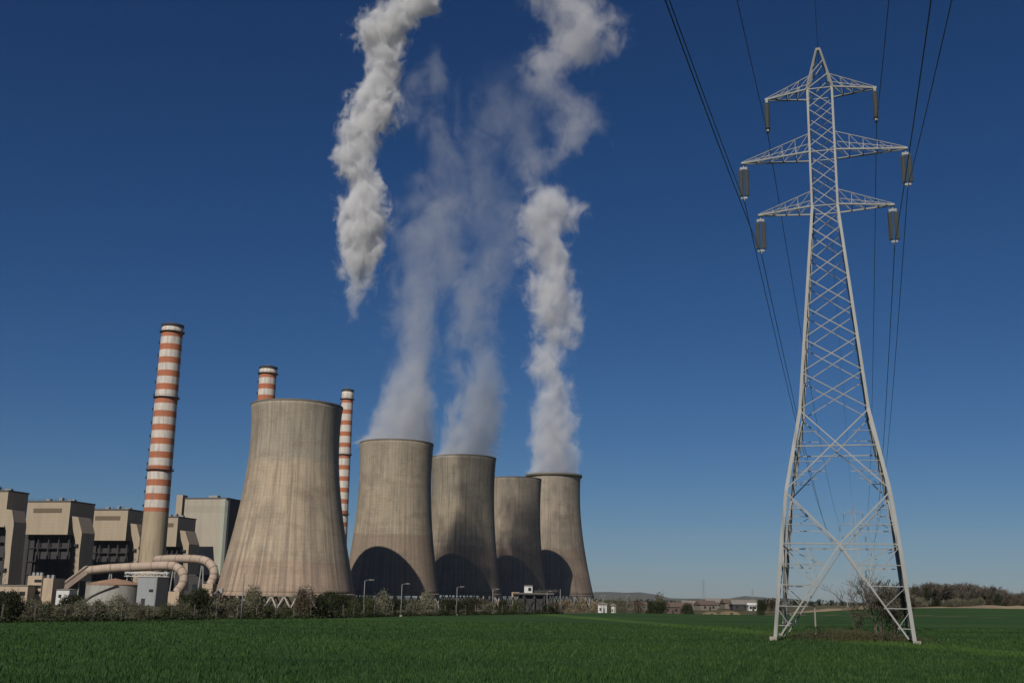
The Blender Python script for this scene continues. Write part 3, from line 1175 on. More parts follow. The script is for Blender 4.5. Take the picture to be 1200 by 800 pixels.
# houses along the far field edge
HG = 'low houses beyond the field'
def house(px, Y, w, d, h, wall, roof, label, rz=0.0):
    p = at(px, 709, Y)
    g = gz(p.x, Y)
    t = thing('house', label, 'house', (p.x, Y, g), rz, HG)
    MB().box((0, 0, h / 2), (w, d, h)).build('walls', wall, t)
    MB().prism([(-w / 2 - .4, -d / 2 - .4, h + .01), (-w / 2 - .4, d / 2 + .4, h + .01), (-w / 2 - .4, 0, h + d * .28)], (w + .8, 0, 0)).build('roof', roof, t)
    wm = MB().box((0, 0, 0), (1.1, .14, 1.2)).mesh('window', M['window'])
    n = max(2, int(w / 4))
    for k in range(n):
        o = link('window', wm, t)
        o.location = (-w / 2 + w * (k + .5) / n, -d / 2 - .04, h * .58)
    MB().box((w * .05, -d / 2 - .05, 1.05), (1.0, .14, 2.1)).build('door', M['darksteel'], t)
    return t


house(784, 560, 9, 8, 3.4, M['redroof'], M['redroof'], 'dark red house beside the slim tree at the far field edge', .2)
house(797, 590, 12, 8, 3.0, M['wall'], M['redroof'], 'long low beige house right of the dark red house', -.15)
house(812, 640, 13, 8, 3.1, M['wall'], M['greyroof'], 'grey roofed low house left of the distant lattice pylon', .1)
house(827, 610, 10, 8, 3.0, M['wall'], M['redroof'], 'small red roofed house right under the distant lattice pylon', .3)
house(842, 660, 15, 9, 3.2, M['wall'], M['greyroof'], 'widest grey roofed house in the far row of houses', -.1)
house(858, 620, 11, 8, 3.0, M['wall'], M['redroof'], 'red roofed house near the end of the far row of houses', .15)
house(871, 560, 12, 8, 2.9, M['darkclad'], M['greyroof'], 'dark walled low house left of the tiny white house', 0)
house(881, 540, 4, 4, 2.6, M['white'], M['white'], 'tiny white house at the end of the far row of houses', 0)
house(746, 760, 13, 8, 3.2, M['wall'], M['redroof'], 'brown roofed low house left of the slim far tree', .2)


def greenhouse(px, Y, w, label):
    p = at(px, 711, Y)
    g = gz(p.x, Y)
    t = thing('poly_tunnel', label, 'greenhouse', (p.x, Y, g))
    n = 10
    poly = [(w / 2 * math.cos(math.pi * k / n), 0, 1.9 * math.sin(math.pi * k / n)) for k in range(n + 1)]
    MB().prism(poly, (0, 8, 0)).build('cover', M['reed'], t, False)
    MB().box((0, -.05, .7), (1.0, .08, 1.4)).build('door', M['darksteel'], t)


greenhouse(834, 465, 6.4, 'low pale poly tunnel on the field edge in front of the far houses')
greenhouse(857, 460, 8.0, 'wider pale poly tunnel on the field edge, nearer the big pylon')


# sandy bank on the right behind the field
def bank():
    vs, fs = [], []
    n = 90
    rng = random.Random(5)
    for i in range(n + 1):
        x = 105 + (560 - 105) * i / n
        y0 = edge_y(x) + 3 + 2 * math.sin(i * .7)
        g = gz(x, y0)
        h = .75 + .4 * math.sin(i * .37) + rng.uniform(-.3, .3)
        h *= smooth(0, 8, i)
        for dy, z in ((0, -.2), (.9, h * .55), (1.6, h), (6, h * 1.05), (16, -.3)):
            vs.append((x, y0 + dy, g + z))
    for i in range(n):
        for k in range(4):
            a = i * 5 + k
            fs.append((a, a + 5, a + 6, a + 1))
    me = bpy.data.meshes.new('earth_bank')
    me.from_pydata(vs, [], fs)
    me.materials.append(M['earth'])
    return tag(link('earth_bank', me), kind='structure')


bank()


# ---------------------------------------------------------------- lattice pylon
PY0 = Vector((24.0, 80.27, 0.0))
LINE = Vector((0.30, 0.954, 0)).normalized()
PROT = math.atan2(-LINE.x, LINE.y)         # local y along the line, local x along the arms
ZL = [0.0, 6.57, 10.27, 13.53, 16.28]
ZW, ZM, ZA, ZP = 32.4, 36.9, 42.2, 46.0


def hw(z):
    pts = [(0, 4.62), (6.57, 4.02), (10.27, 3.60), (16.28, 2.47), (ZW, 1.02), (ZA, 1.0), (ZP, 0.13)]
    for (a, p), (b, q) in zip(pts, pts[1:]):
        if z <= b:
            return p + (q - p) * (z - a) / (b - a)
    return .13


def corner(sx, sy, z):
    w = hw(z)
    return Vector((sx * w, sy * w, z))


def pylon(label, loc, rot):
    t = thing('lattice_pylon', label, 'electricity pylon', loc, rot, 'pylons of the power line')
    g = M['galv']
    # legs: L-angle sections
    for sx in (-1, 1):
        for sy in (-1, 1):
            m = MB()
            zs = [0, 6.57, 10.27, 16.28, ZW, ZA]
            for a, b in zip(zs, zs[1:]):
                p, q = corner(sx, sy, a), corner(sx, sy, b)
                w = .24 if a < 16 else (.2 if a < 32 else .155)
                off = Vector((-sx * w / 2, 0, 0))
                w *= .92
                m.bar(p + off, q + off, w, .035, up=(0, 1, 0))
                off = Vector((0, -sy * (w / 2 + .02), 0))
                m.bar(p + off, q + off, w, .035, up=(1, 0, 0))
            leg = m.build('leg', g, t)
            MB().box(tuple(corner(sx, sy, 0) + Vector((0, 0, .1))), (.5, .5, .3)).build('footing', M['postc'], leg)
    # bracing faces
    for fx, fy in ((0, -1), (0, 1), (-1, 0), (1, 0)):
        m = MB()

        def pt(u, z, inset=.02):
            w = hw(z)
            v = u * w
            k = w - inset
            return Vector((v, fy * k, z)) if fx == 0 else Vector((fx * k, v, z))

        nrm = (fx, fy, 0)

        def br(u0, z0, u1, z1, w=.13):
            w *= .58
            m.bar(pt(u0, z0), pt(u1, z1), w, .03, up=nrm)
            # outstanding flange of the angle
            a, b = pt(u0, z0, .02 + w * .5), pt(u1, z1, .02 + w * .5)
            m.bar(a + Vector((0, 0, -w * .4)), b + Vector((0, 0, -w * .4)), .03, w * .85, up=nrm)

        def onb(z):
            """u of the lower diagonal at height z"""
            return .06 + (1 - .06 - .10) * (1 - z / ZL[1])

        for s in (-1, 1):
            br(0, ZL[1], s * .90, .35, .19)
            br(0, ZL[1], s * 1, ZL[2], .19)
            br(s * 1, ZL[2], -s * 1, ZL[4], .14)
            for z in (1.0, 2.3, 3.75, 5.15):
                br(s * 1, z, s * onb(z), z, .1)
            br(s * 1, 2.3, s * onb(1.0), 1.0, .07)
            br(s * onb(3.75), 3.75, s * 1, ZL[1], .08)
            br(s * onb(2.3), 2.3, s * .98, 3.75, .07)
            br(s * onb(5.15), 5.15, s * .98, ZL[1], .08)
            br(s * .55, ZL[1], s * onb(3.75), 3.75, .07)
            for z in (7.9, 9.0):
                u = (z - ZL[1]) / (ZL[2] - ZL[1])
                br(s * 1, z, s * u, z, .09)
            br(s * .99, 7.9, s * .62, 8.86, .07)
            for z in (11.4, 12.4):
                u = 1 - 2 * (z - ZL[2]) / (ZL[4] - ZL[2])
                br(s * 1, z, s * u, z, .08)
            br(s * .99, 11.4, s * .46, 11.9, .06)
            br(s * .99, 14.6, s * .45, 14.6, .07)
        br(-1, ZL[1], 1, ZL[1], .15)
        br(-1, ZL[3], 1, ZL[3], .14)
        # X panels up to the waist
        hs = [2.85, 2.65, 2.5, 2.35, 2.2, 2.0, 1.76]
        k = (ZW - ZL[4]) / sum(hs)
        z = ZL[4]
        for h in hs:
            z1 = z + h * k
            br(-1, z, 1, z1, .115)
            br(1, z, -1, z1, .115)
            z = z1
        n = 6
        for i in range(n):
            z0, z1 = ZW + (ZA - ZW) * i / n, ZW + (ZA - ZW) * (i + 1) / n
            br(-1, z0, 1, z1, .09)
            br(1, z0, -1, z1, .09)
        for z in (ZW, ZM, ZA):
            br(-1, z, 1, z, .12)
        m.build('bracing', g, t)
    # peak
    m = MB()
    for sx in (-1, 1):
        for sy in (-1, 1):
            m.bar(corner(sx, sy, ZA), corner(sx, sy, ZP), .12)
    for i in range(2):
        z0, z1 = ZA + (ZP - ZA) * (.0 + .36 * i), ZA + (ZP - ZA) * (.36 + .36 * i)
        for sy in (-1, 1):
            m.bar(corner(-1, sy, z0), corner(1, sy, z1), .07)
            m.bar(corner(sy, -1, z0), corner(sy, 1, z1), .07)
    m.box((0, 0, ZP), (.34, .34, .2))
    m.build('peak', g, t)
    # cross arms with insulator strings
    for z, L, rise, kind in ((ZW, 4.95, 1.2, 1), (ZM, 6.15, 1.5, 1), (ZA, 4.15, 1.3, 0)):
        for s in (-1, 1):
            m = MB()
            w0 = hw(z)
            tip = Vector((s * L, 0, z - .08))
            wu = hw(z + rise)
            for sy in (-1, 1):
                lo = Vector((s * w0, sy * w0, z))
                hi = Vector((s * wu, sy * wu, z + rise))
                m.bar(lo, tip + Vector((0, sy * .08, 0)), .115, .115)
                m.bar(hi, tip + Vector((0, sy * .08, .12)), 0.05, .05)
                n = 5 if L > 6 else 4
                prev = hi
                for i in range(1, n):
                    f = i / n
                    a = lo.lerp(tip, f)
                    b = hi.lerp(tip + Vector((0, 0, .12)), f)
                    m.bar(a, b, .036)
                    m.bar(prev, a, .036)
                    prev = b
            n = 5 if L > 6 else 4
            for i in range(n):
                f0, f1 = i / n, (i + 1) / n
                y0, y1 = w0 * (1 - f0), w0 * (1 - f1)
                x0, x1 = s * (w0 + (L - w0) * f0), s * (w0 + (L - w0) * f1)
                m.bar((x0, -y0, z - .08 * f0), (x1, y1, z - .08 * f1), .045)
                m.bar((x0, y0, z - .08 * f0), (x0, -y0, z - .08 * f0), .06)
            m.box(tuple(tip), (.3, .34, .16))
            m.build('cross_arm', g, t)
            # string of insulator discs
            nd = 15
            prof = [(.035, 0)]
            for i in range(nd):
                zz = -.12 - i * .148
                prof += [(.05, zz), (.2, zz - .05), (.2, zz - .085), (.07, zz - .10)]
            prof += [(.035, -.12 - nd * .148 - .1)]
            ztop = -.45 if kind else -.25
            lowz = ztop - .12 - nd * .148 - .1
            offs = ((-.23, 0), (.23, 0)) if kind else ((0, -.2), (0, .2))
            ins = MB()
            for ox, oy in offs:
                ins.lathe(prof, 12, (tip.x + ox, tip.y + oy, tip.z + ztop))
            io = ins.build('insulator_string', M['insul'], t)
            pl = MB()
            pl.box((tip.x, tip.y, tip.z + ztop + .03), (.58 if kind else .2, .12 if kind else .5, .18))
            pl.bar((tip.x, tip.y, tip.z - .05), (tip.x, tip.y, tip.z + ztop + .1), .07)
            pl.build('yoke_plate', M['galv'], io)
            pl = MB()
            pl.box((tip.x, tip.y, tip.z + lowz - .05), (.5 if kind else .2, .12 if kind else .5, .16))
            pl.bar((tip.x, tip.y, tip.z + lowz + .05), (tip.x, tip.y, tip.z + lowz - .3), .07)
            pl.build('suspension_clamp', M['galv'], io)
    return t


def pyl_pt(base, x, z):
    x += LEAN * z
    return base + Vector((math.cos(PROT) * x, math.sin(PROT) * x, z))


LEAN = .008     # the old tower has settled a trifle
main_pylon = pylon('big galvanised lattice pylon standing in the green field', PY0, PROT)
main_pylon.rotation_euler = (0, LEAN, PROT)
FARP = Vector((24.0, 80.27, 0)) + LINE * 440
FARP.z = gz(FARP.x, FARP.y)
far1 = copy_tree(main_pylon)
far1.location = FARP
far1['label'] = 'small far pylon seen through the legs of the big one'
p = at(824.5, 700, 2150)
far2 = copy_tree(main_pylon)
far2.location = (p.x, 2150, gz(p.x, 2150))
far2.rotation_euler = (0, 0, .5)
far2['label'] = 'tiny distant pylon on the horizon above the far houses'
p = at(882, 701, 3400)
far3 = copy_tree(main_pylon)
far3.location = (p.x, 3400, gz(p.x, 3400))
far3.rotation_euler = (0, 0, .9)
far3['label'] = 'faintest distant pylon on the horizon just left of the big pylon'

# conductors: near span behind the viewer, far span to the next pylon
SPAN0, SAG0, SAG1 = 330.0, 11.0, 13.0
NEARP = PY0 - LINE * SPAN0 + Vector((3, 1, 0))
WIRES = [(-6.15, ZM - .08 - .45 - .12 - 15 * .148 - .1 - .3, 'outer left', .03), (6.15, ZM - .08 - .45 - .12 - 15 * .148 - .1 - .3, 'outer right', .028),
         (-4.95, ZW - .08 - .45 - .12 - 15 * .148 - .1 - .3, 'lower left', .028), (4.95, ZW - .08 - .45 - .12 - 15 * .148 - .1 - .3, 'lower right', .028),
         (-4.15, ZA - .08 - .25 - .12 - 15 * .148 - .1 - .3, 'upper left', .026), (4.15, ZA - .08 - .25 - .12 - 15 * .148 - .1 - .3, 'upper right', .026),
         (0, ZP + .1, 'top', .018)]
WL = {'outer left': 'long left conductor hanging from the longest cross arm', 'outer right': 'long right conductor hanging from the longest cross arm',
      'lower left': 'conductor hanging from the left end of the lowest cross arm', 'lower right': 'conductor hanging from the right end of the lowest cross arm',
      'upper left': 'conductor hanging from the left end of the topmost cross arm', 'upper right': 'conductor hanging from the right end of the topmost cross arm',
      'top': 'thin earth wire running over the very peak of the big pylon'}
for x, z, nm, rad in WIRES:
    pts = []
    near_x = x - 5.0 if nm == 'lower right' else x
    a, b, c = pyl_pt(NEARP, near_x, z), pyl_pt(PY0, x, z), pyl_pt(FARP, x, z)
    sg0, sg1 = (SAG0, SAG1) if nm != 'top' else (SAG0 * .7, SAG1 * .7)
    for k in range(60):
        u = k / 60
        q = a.lerp(b, u)
        q.z -= 4 * sg0 * u * (1 - u)
        pts.append(q)
    for k in range(61):
        u = k / 60
        q = b.lerp(c, u)
        q.z -= 4 * sg1 * u * (1 - u)
        pts.append(q)
    o = MB().tube(pts, rad, 6).build('power_line', M['wire'])
    tag(o, WL[nm], 'power line', 'wires of the power line')


# ---------------------------------------------------------------- trees and shrubs
def branch_mesh(name, mat, h, spread, seed, levels=4, stems=1, kids=(4, 6), r0=.09, minr=.012, ratio=.62, up=.25, sides=4):
    rng = random.Random(seed)
    m = MB()

    def grow(p, d, L, r, lev):
        pts = [p]
        n = 3
        for i in range(n):
            d = (d + Vector((rng.uniform(-1, 1), rng.uniform(-1, 1), rng.uniform(-.6, 1))) * .18 + Vector((0, 0, up * .12))).normalized()
            pts.append(pts[-1] + d * (L / n))
        rr = [max(minr, r * (1 - .55 * i / n)) for i in range(n + 1)]
        m.tube(pts, rr, sides if lev < 2 else 3, cap=False)
        if lev >= levels:
            return
        for k in range(rng.randint(*kids)):
            f = rng.uniform(.3, 1.0)
            i = min(n - 1, int(f * n))
            q = pts[i].lerp(pts[i + 1], f * n - i)
            a = rng.uniform(0, 2 * math.pi)
            side = Vector((math.cos(a), math.sin(a), rng.uniform(-.15, .6)))
            nd = (d * (1 - spread) + side * spread).normalized()
            grow(q, nd, L * ratio * rng.uniform(.75, 1.15), max(minr, r * .5), lev + 1)

    for s in range(stems):
        a = rng.uniform(0, 2 * math.pi)
        tilt = .0 if stems == 1 else rng.uniform(.05, .4)
        d = Vector((math.cos(a) * tilt, math.sin(a) * tilt, 1)).normalized()
        grow(Vector((math.cos(a) * .1 * stems ** .5, math.sin(a) * .1 * stems ** .5, 0)), d, h * .5, r0, 1)
    zmax = max(v[2] for v in m.v)
    k = h / zmax
    m.v = [(v[0] * k, v[1] * k, v[2] * k) for v in m.v]
    return m.mesh(name, mat)


def leaf_mesh(name, mat, w, d, h, n, size, seed, lumps=9, base=.12, hollow=.35):
    """leaf clumps filling an uneven crown of w x d x h standing on z=0"""
    rng = random.Random(seed)
    L = []
    for k in range(lumps):
        a = rng.uniform(0, 2 * math.pi)
        rr = math.sqrt(rng.random()) * .32
        zc = rng.uniform(.25, .72)
        L.append((math.cos(a) * rr * w, math.sin(a) * rr * d, zc * h, rng.uniform(.16, .30)))
    m = MB()
    for i in range(n):
        lx, ly, lz, lr = rng.choice(L)
        while True:
            v = Vector((rng.uniform(-1, 1), rng.uniform(-1, 1), rng.uniform(-1, 1)))
            if hollow < v.length < 1:
                break
        v *= 1 + rng.random() ** 4 * .5
        p = Vector((lx + v.x * lr * w, ly + v.y * lr * d, lz + v.z * lr * h * 1.05))
        if p.z < base * h:
            p.z = base * h + rng.random() * .12 * h
        s = size * rng.uniform(.55, 1.35)
        a = Vector((rng.uniform(-1, 1), rng.uniform(-1, 1), rng.uniform(-1, 1))).normalized()
        b = a.cross(Vector((rng.uniform(-1, 1), rng.uniform(-1, 1), rng.uniform(-1, 1)))).normalized()
        m.add([p - a * s, p + b * s * .45, p + a * s, p - b * s * .45], [(0, 1, 2, 3)])
    return m.mesh(name, mat)


# shrub prototypes: unit size 4 m wide, 2.8 m tall
def shrub_proto(seed, leafmat, n=1500, dense=True, twiggy=True, size=.13):
    lm = leaf_mesh('foliage', leafmat, 4.0, 3.2, 2.8, n, size, seed, 10 if dense else 7)
    sm = branch_mesh('stem', M['twig'], 2.6, .55, seed + 50, 3, 5, (3, 5), .05, .012)
    return lm, sm


PROTO = {'olive': [shrub_proto(11, M['leaf_olive'], 3600, size=.10), shrub_proto(12, M['leaf_olive'], 3000, size=.10)],
         'dark': [shrub_proto(21, M['leaf_dark'], 4200, size=.11), shrub_proto(22, M['leaf_dark'], 3800, size=.11)],
         'green': [shrub_proto(31, M['leaf_green'], 3600, size=.10), shrub_proto(32, M['leaf_green'], 3200, size=.10)],
         'pale': [shrub_proto(41, M['leaf_pale'], 3400, size=.10), shrub_proto(42, M['leaf_pale'], 2800, size=.10)],
         'brown': [shrub_proto(51, M['leaf_brown'], 3200, size=.10), shrub_proto(52, M['leaf_brown'], 2600, size=.10)],
         'reed': [shrub_proto(61, M['reed'], 1500), shrub_proto(62, M['reed'], 1300)]}
shrub_no = [0]


def shrub(px, Y, top_py, wpx, kind, label, name='shrub', group='shrubs along the field edge', cat='shrub'):
    p = at(px, 712, Y)
    g = gz(p.x, Y)
    h = at(px, top_py, Y).z - g
    w = wpx * Y / 1300.0
    shrub_no[0] += 1
    lm, sm = PROTO[kind][shrub_no[0] % 2]
    t = thing(name, label, cat, (p.x, Y, g - .05), shrub_no[0] * 2.1, group)
    for nm, me in (('foliage', lm), ('stem', sm)):
        o = link(nm, me, t)
        o.scale = (w / 4.4, w / 4.4 if w < 6 else 1.4, h / 2.5)
    return t


def Yedge(px):
    """distance of the field edge at this bearing"""
    for Y in range(60, 520):
        x = at(px, 712, Y).x
        if Y >= edge_y(x):
            return float(Y)
    return 470.0


SH = [  # px, dY, top_py, width px, kind, label
    (-8, 2, 697, 34, 'dark', 'dark shrub cut by the left border under the low beige shed'),
    (12, 4, 694, 40, 'dark', 'big dark green shrub below the low beige shed'),
    (38, 3, 697, 36, 'olive', 'olive shrub below the beige building with dark openings'),
    (56, 6, 703, 30, 'green', 'green shrub left of the white shed foot'),
    (75, 3, 705, 34, 'olive', 'grey green shrub in front of the white shed'),
    (97, 4, 701, 34, 'pale', 'pale shrub before the left half of the round tank'),
    (118, 3, 699, 38, 'olive', 'wide olive shrub in front of the middle of the round tank'),
    (141, 5, 695, 40, 'pale', 'pale grey rounded shrub before the right half of the round tank'),
    (163, 3, 703, 34, 'olive', 'olive shrub before the left corner of the grey block building'),
    (188, 4, 711, 26, 'olive', 'low olive shrub under the right corner of the grey block building'),
    (200, 3, 706, 30, 'green', 'yellow green shrub under the front fan housing'),
    (216, 6, 702, 28, 'olive', 'loose olive shrub under the bend of the front flue duct'),
    (235, 2, 690, 40, 'dark', 'tall dark round shrub left of the nearest tower foot'),
    (259, 4, 703, 30, 'olive', 'olive shrub under the small inclined chute'),
    (278, 3, 697, 32, 'olive', 'grey olive shrub before the left part of the nearest tower'),
    (298, 3, 686, 36, 'olive', 'tall twiggy olive shrub left of the visible tower columns'),
    (318, 5, 707, 30, 'green', 'low bright green shrub under the visible tower columns'),
    (334, 6, 708, 26, 'green', 'low green shrub right under the pale tower columns'),
    (354, 2, 688, 42, 'brown', 'brownish shrub before the middle of the nearest tower'),
    (374, 2, 698, 34, 'dark', 'dark low shrub before the right part of the nearest tower'),
    (396, 4, 696, 34, 'dark', 'dark shrub at the right foot of the nearest tower'),
    (414, 4, 699, 28, 'green', 'green shrub left of the street lamp under the shadow arch'),
    (436, 4, 700, 28, 'green', 'dull green shrub right of the first street lamp'),
    (449, 5, 690, 26, 'pale', 'pale flowering shrub between the first two street lamps'),
    (485, 6, 702, 26, 'olive', 'low olive shrub right of the second street lamp'),
    (503, 4, 691, 32, 'pale', 'pale round shrub midway between the second and third street lamps'),
    (524, 5, 702, 26, 'dark', 'dark low shrub left of the third street lamp'),
    (550, 5, 702, 28, 'dark', 'dark low shrub right of the third street lamp'),
    (572, 4, 703, 26, 'olive', 'olive shrub near the foot of the fourth street lamp'),
    (590, 5, 703, 22, 'dark', 'dark shrub between the fourth street lamp and the loading station'),
    (606, 4, 702, 26, 'green', 'yellowish shrub before the left legs of the loading station'),
    (640, 4, 709, 30, 'dark', 'low dark shrub under the right side of the loading station'),
]
for px, dY, ty, w, kind, lab in SH:
    shrub(px, Yedge(px) + dY, ty, w, kind, lab)
# second row, farther: darker thicket behind the hedge up to the tower feet
SH2 = [(5, 130, 694, 'dark', 'dark thicket behind the hedge at the left border'), (88, 150, 697, 'dark', 'dark bush glimpsed between the white shed and the tank'),
       (225, 160, 697, 'dark', 'dark bush behind the tall round shrub'), (270, 170, 698, 'brown', 'brown bush behind the small inclined chute'),
       (388, 180, 694, 'dark', 'dark bush behind the right foot of the nearest tower'), (425, 190, 700, 'dark', 'dark bush behind the first street lamp'),
       (460, 200, 702, 'dark', 'dark bush behind the pale flowering shrub'), (495, 210, 702, 'brown', 'brown bush behind the pale round shrub'),
       (535, 220, 703, 'dark', 'dark bush behind the third street lamp'), (563, 240, 701, 'brown', 'brown bush left of the fourth street lamp'),
       (652, 260, 706, 'brown', 'brown bush at the foot of the plain pole')]
for px, Y, ty, kind, lab in SH2:
    shrub(px, Y, ty, 46, kind, lab, 'bush', 'bushes behind the hedge', 'bush')
# dry reeds and scrub right of the towers
RE = [(662, 330, 700, 'reed', 'dry reed clump at the foot of the farthest tower'), (680, 345, 699.5, 'reed', 'tall dry reed clump before the right edge of the farthest tower'),
      (697, 360, 701, 'reed', 'dry reed clump behind the white shed'), (715, 380, 699, 'olive', 'olive scrub behind the tiny white hut'),
      (731, 400, 700, 'olive', 'olive scrub right of the tiny white hut'), (748, 420, 702, 'brown', 'brown scrub left of the slim far tree'),
      (762, 340, 706, 'dark', 'dark low bush left of the slim far tree foot'), (774, 345, 705, 'dark', 'dark low bush under the slim far tree'),
      (806, 470, 707.5, 'dark', 'dark bush before the grey roofed far house'), (893, 420, 703, 'dark', 'dark round bush by the tiny white house'),
      (908, 470, 703, 'brown', 'brown bush just left of the big pylon leg')]
for px, Y, ty, kind, lab in RE:
    shrub(px, Y, ty, 22, kind, lab, 'bush', 'scrub past the towers', 'bush')


def tree(px, Y, top_py, base_py, seed, label, name, group, trunkmesh, crownmesh, wscale=1.0, unit=8.0):
    p = at(px, base_py, Y)
    g = gz(p.x, Y)
    h = at(px, top_py, Y).z - g
    t = thing(name, label, 'tree', (p.x, Y, g - .05), seed * 1.7, group)
    for nm, me in (('trunk', trunkmesh), ('crown', crownmesh)):
        o = link(nm, me, t)
        o.scale = (h / unit * wscale, h / unit * wscale, h / unit)
    return t


def bare_pair(seed, h=8.0):
    tm = branch_mesh('trunk', M['bark'], h * .8, .45, seed, 2, 1, (5, 7), .16, .05)
    cm = branch_mesh('crown', M['twig'], h, .42, seed, 5, 4, (3, 5), .06, .03, .66)
    return tm, cm


BARE = [bare_pair(101), bare_pair(102), bare_pair(103)]
tm_e = branch_mesh('trunk', M['bark'], 6.5, .4, 77, 2, 1, (4, 6), .16, .05)
EVER = (tm_e, leaf_mesh('crown', M['leaf_dark'], 4.2, 4.2, 8.0, 1300, .22, 78, 12, .15))
SPRING = (tm_e, leaf_mesh('crown', M['leaf_olive'], 5.0, 5.0, 8.0, 1100, .2, 79, 10, .2))

# the wood on the low bank to the right
rng = random.Random(9)
tops = [(1062, 690), (1078, 684), (1092, 680), (1110, 681), (1124, 680), (1138, 682), (1152, 683), (1165, 687), (1178, 690), (1192, 692), (1205, 693), (1230, 694)]


def top_at(px):
    for (a, p), (b, q) in zip(tops, tops[1:]):
        if a <= px <= b:
            return p + (q - p) * (px - a) / (b - a)
    return 690


WG = 'bare trees of the wood on the bank'
for i in range(48):
    px = 1061 + i * 3.4 + rng.uniform(-1.5, 1.5)
    Y = 492 + rng.uniform(0, 50)
    tm, cm = BARE[i % 3]
    tree(px, Y, top_at(min(px, 1230)) + rng.uniform(-2, 5), 712, i, 'bare grey brown tree of the wood behind the sandy bank', 'bare_tree', WG, tm, cm, rng.uniform(1.0, 1.5))
tree(1087, 486, 684, 712, 3, 'dark evergreen tree on the left side of the wood', 'evergreen_tree', 'evergreens in the wood', EVER[0], EVER[1], .9)
tree(1074, 490, 682, 712, 4, 'narrower dark evergreen at the left end of the wood', 'evergreen_tree', 'evergreens in the wood', EVER[0], EVER[1], .7)
for k, (px, ty, kind, lab) in enumerate([(1079, 699, 'pale', 'pale bush at the left end of the wood'), (1096, 700, 'dark', 'dark bush under the evergreens of the wood'),
                                         (1119, 700, 'pale', 'pale whitish bush in front of the middle of the wood'), (1136, 701, 'olive', 'olive bush in front of the middle of the wood'),
                                         (1148, 697, 'olive', 'taller olive bush right of the middle of the wood'), (1172, 697, 'dark', 'dark green bush before the gap in the sandy bank'),
                                         (1187, 700, 'brown', 'brown bush near the right end of the wood'), (1199, 700, 'olive', 'olive bush at the right border of the wood'),
                                         (1066, 702, 'brown', 'brown bush beside the right leg of the big pylon'), (1107, 702, 'olive', 'small olive bush right of the dark bush in the wood'),
                                         (1160, 702, 'brown', 'small brown bush left of the dark green bush')]):
    shrub(px, 484 + k % 3, ty, 24, kind, lab, 'bush', 'bushes before the wood', 'bush')
# distant tree line seen between the pylon legs
for k, px in enumerate((932, 941, 951, 960, 975, 987)):
    tree(px, 800 + 10 * k, 700.5 + (k % 3), 710, k, 'small dark far tree seen between the pylon legs', 'evergreen_tree', 'far trees between the pylon legs', EVER[0], EVER[1], 1.6)
# slim tree at the far field edge
tree(773, 350, 686, 712, 5, 'slim loose tree rising alone at the far field edge', 'slim_tree', None, SPRING[0], SPRING[1], .75)


# far wood strip along the horizon
def tree_strip(pl, pr, Y, h, seed, label):
    rng = random.Random(seed)
    a, b = at(pl, 705, Y), at(pr, 705, Y)
    m = MB()
    n = int((b.x - a.x) / 1.1)
    for i in range(n * 4):
        x = rng.uniform(a.x, b.x)
        hh = h * (.6 + .4 * math.sin(x * .05) * math.sin(x * .021 + 2))
        p = Vector((x, Y + rng.uniform(-12, 12), gz(x, Y) + rng.random() * hh))
        s = rng.uniform(.6, 1.6)
        v = Vector((rng.uniform(-1, 1), rng.uniform(-1, 1), rng.uniform(-1, 1))).normalized()
        w = v.cross(Vector((rng.uniform(-1, 1), rng.uniform(-1, 1), .3))).normalized()
        m.add([p - v * s, p + w * s * .7, p + v * s, p - w * s * .7], [(0, 1, 2, 3)])
    o = link('far_woods', m.mesh('far_woods', M['leaf_dark']))
    return tag(o, label, 'woods', kind='stuff')


tree_strip(758, 925, 1150, 8, 4, 'dark far tree line behind the low houses')
tree_strip(900, 1070, 1300, 8, 6, 'dark far tree line behind the big pylon')
tree_strip(690, 790, 1500, 9, 8, 'dark far tree line right of the farthest cooling tower')

# by the big pylon: bare tree, leafy sapling, dense ivy-grown thicket, weeds
t = thing('bare_tree', 'bare twiggy tree inside the base of the big pylon', 'tree', tuple(at(1030, 742, 83.5).xy) + (0,), 0)
link('trunk', branch_mesh('trunk', M['bark'], 4.4, .45, 201, 2, 3, (4, 6), .07, .03), t)
link('crown', branch_mesh('crown', M['twig'], 5.7, .5, 201, 5, 3, (4, 5), .05, .011, .66), t)
t = thing('sapling', 'thin green sapling left of the bare tree under the pylon', 'tree', tuple(at(1010, 742, 84).xy) + (0,), 0)
link('trunk', branch_mesh('trunk', M['bark'], 4.6, .5, 211, 4, 3, (3, 5), .05, .011), t)
o = link('crown', leaf_mesh('crown', M['leaf_green'], 1.8, 1.8, 3.4, 700, .06, 212, 9, .1), t)
t = thing('thicket', 'dense dark twiggy thicket beside the right leg of the big pylon', 'bush', tuple(at(1046, 744, 82).xy) + (0,), 0)
link('twigs', branch_mesh('twigs', M['twig'], 4.3, .5, 221, 5, 6, (3, 5), .05, .013, .62), t)
link('foliage', leaf_mesh('foliage', M['leaf_dark'], 1.7, 1.7, 3.9, 900, .07, 222, 9, .05), t)


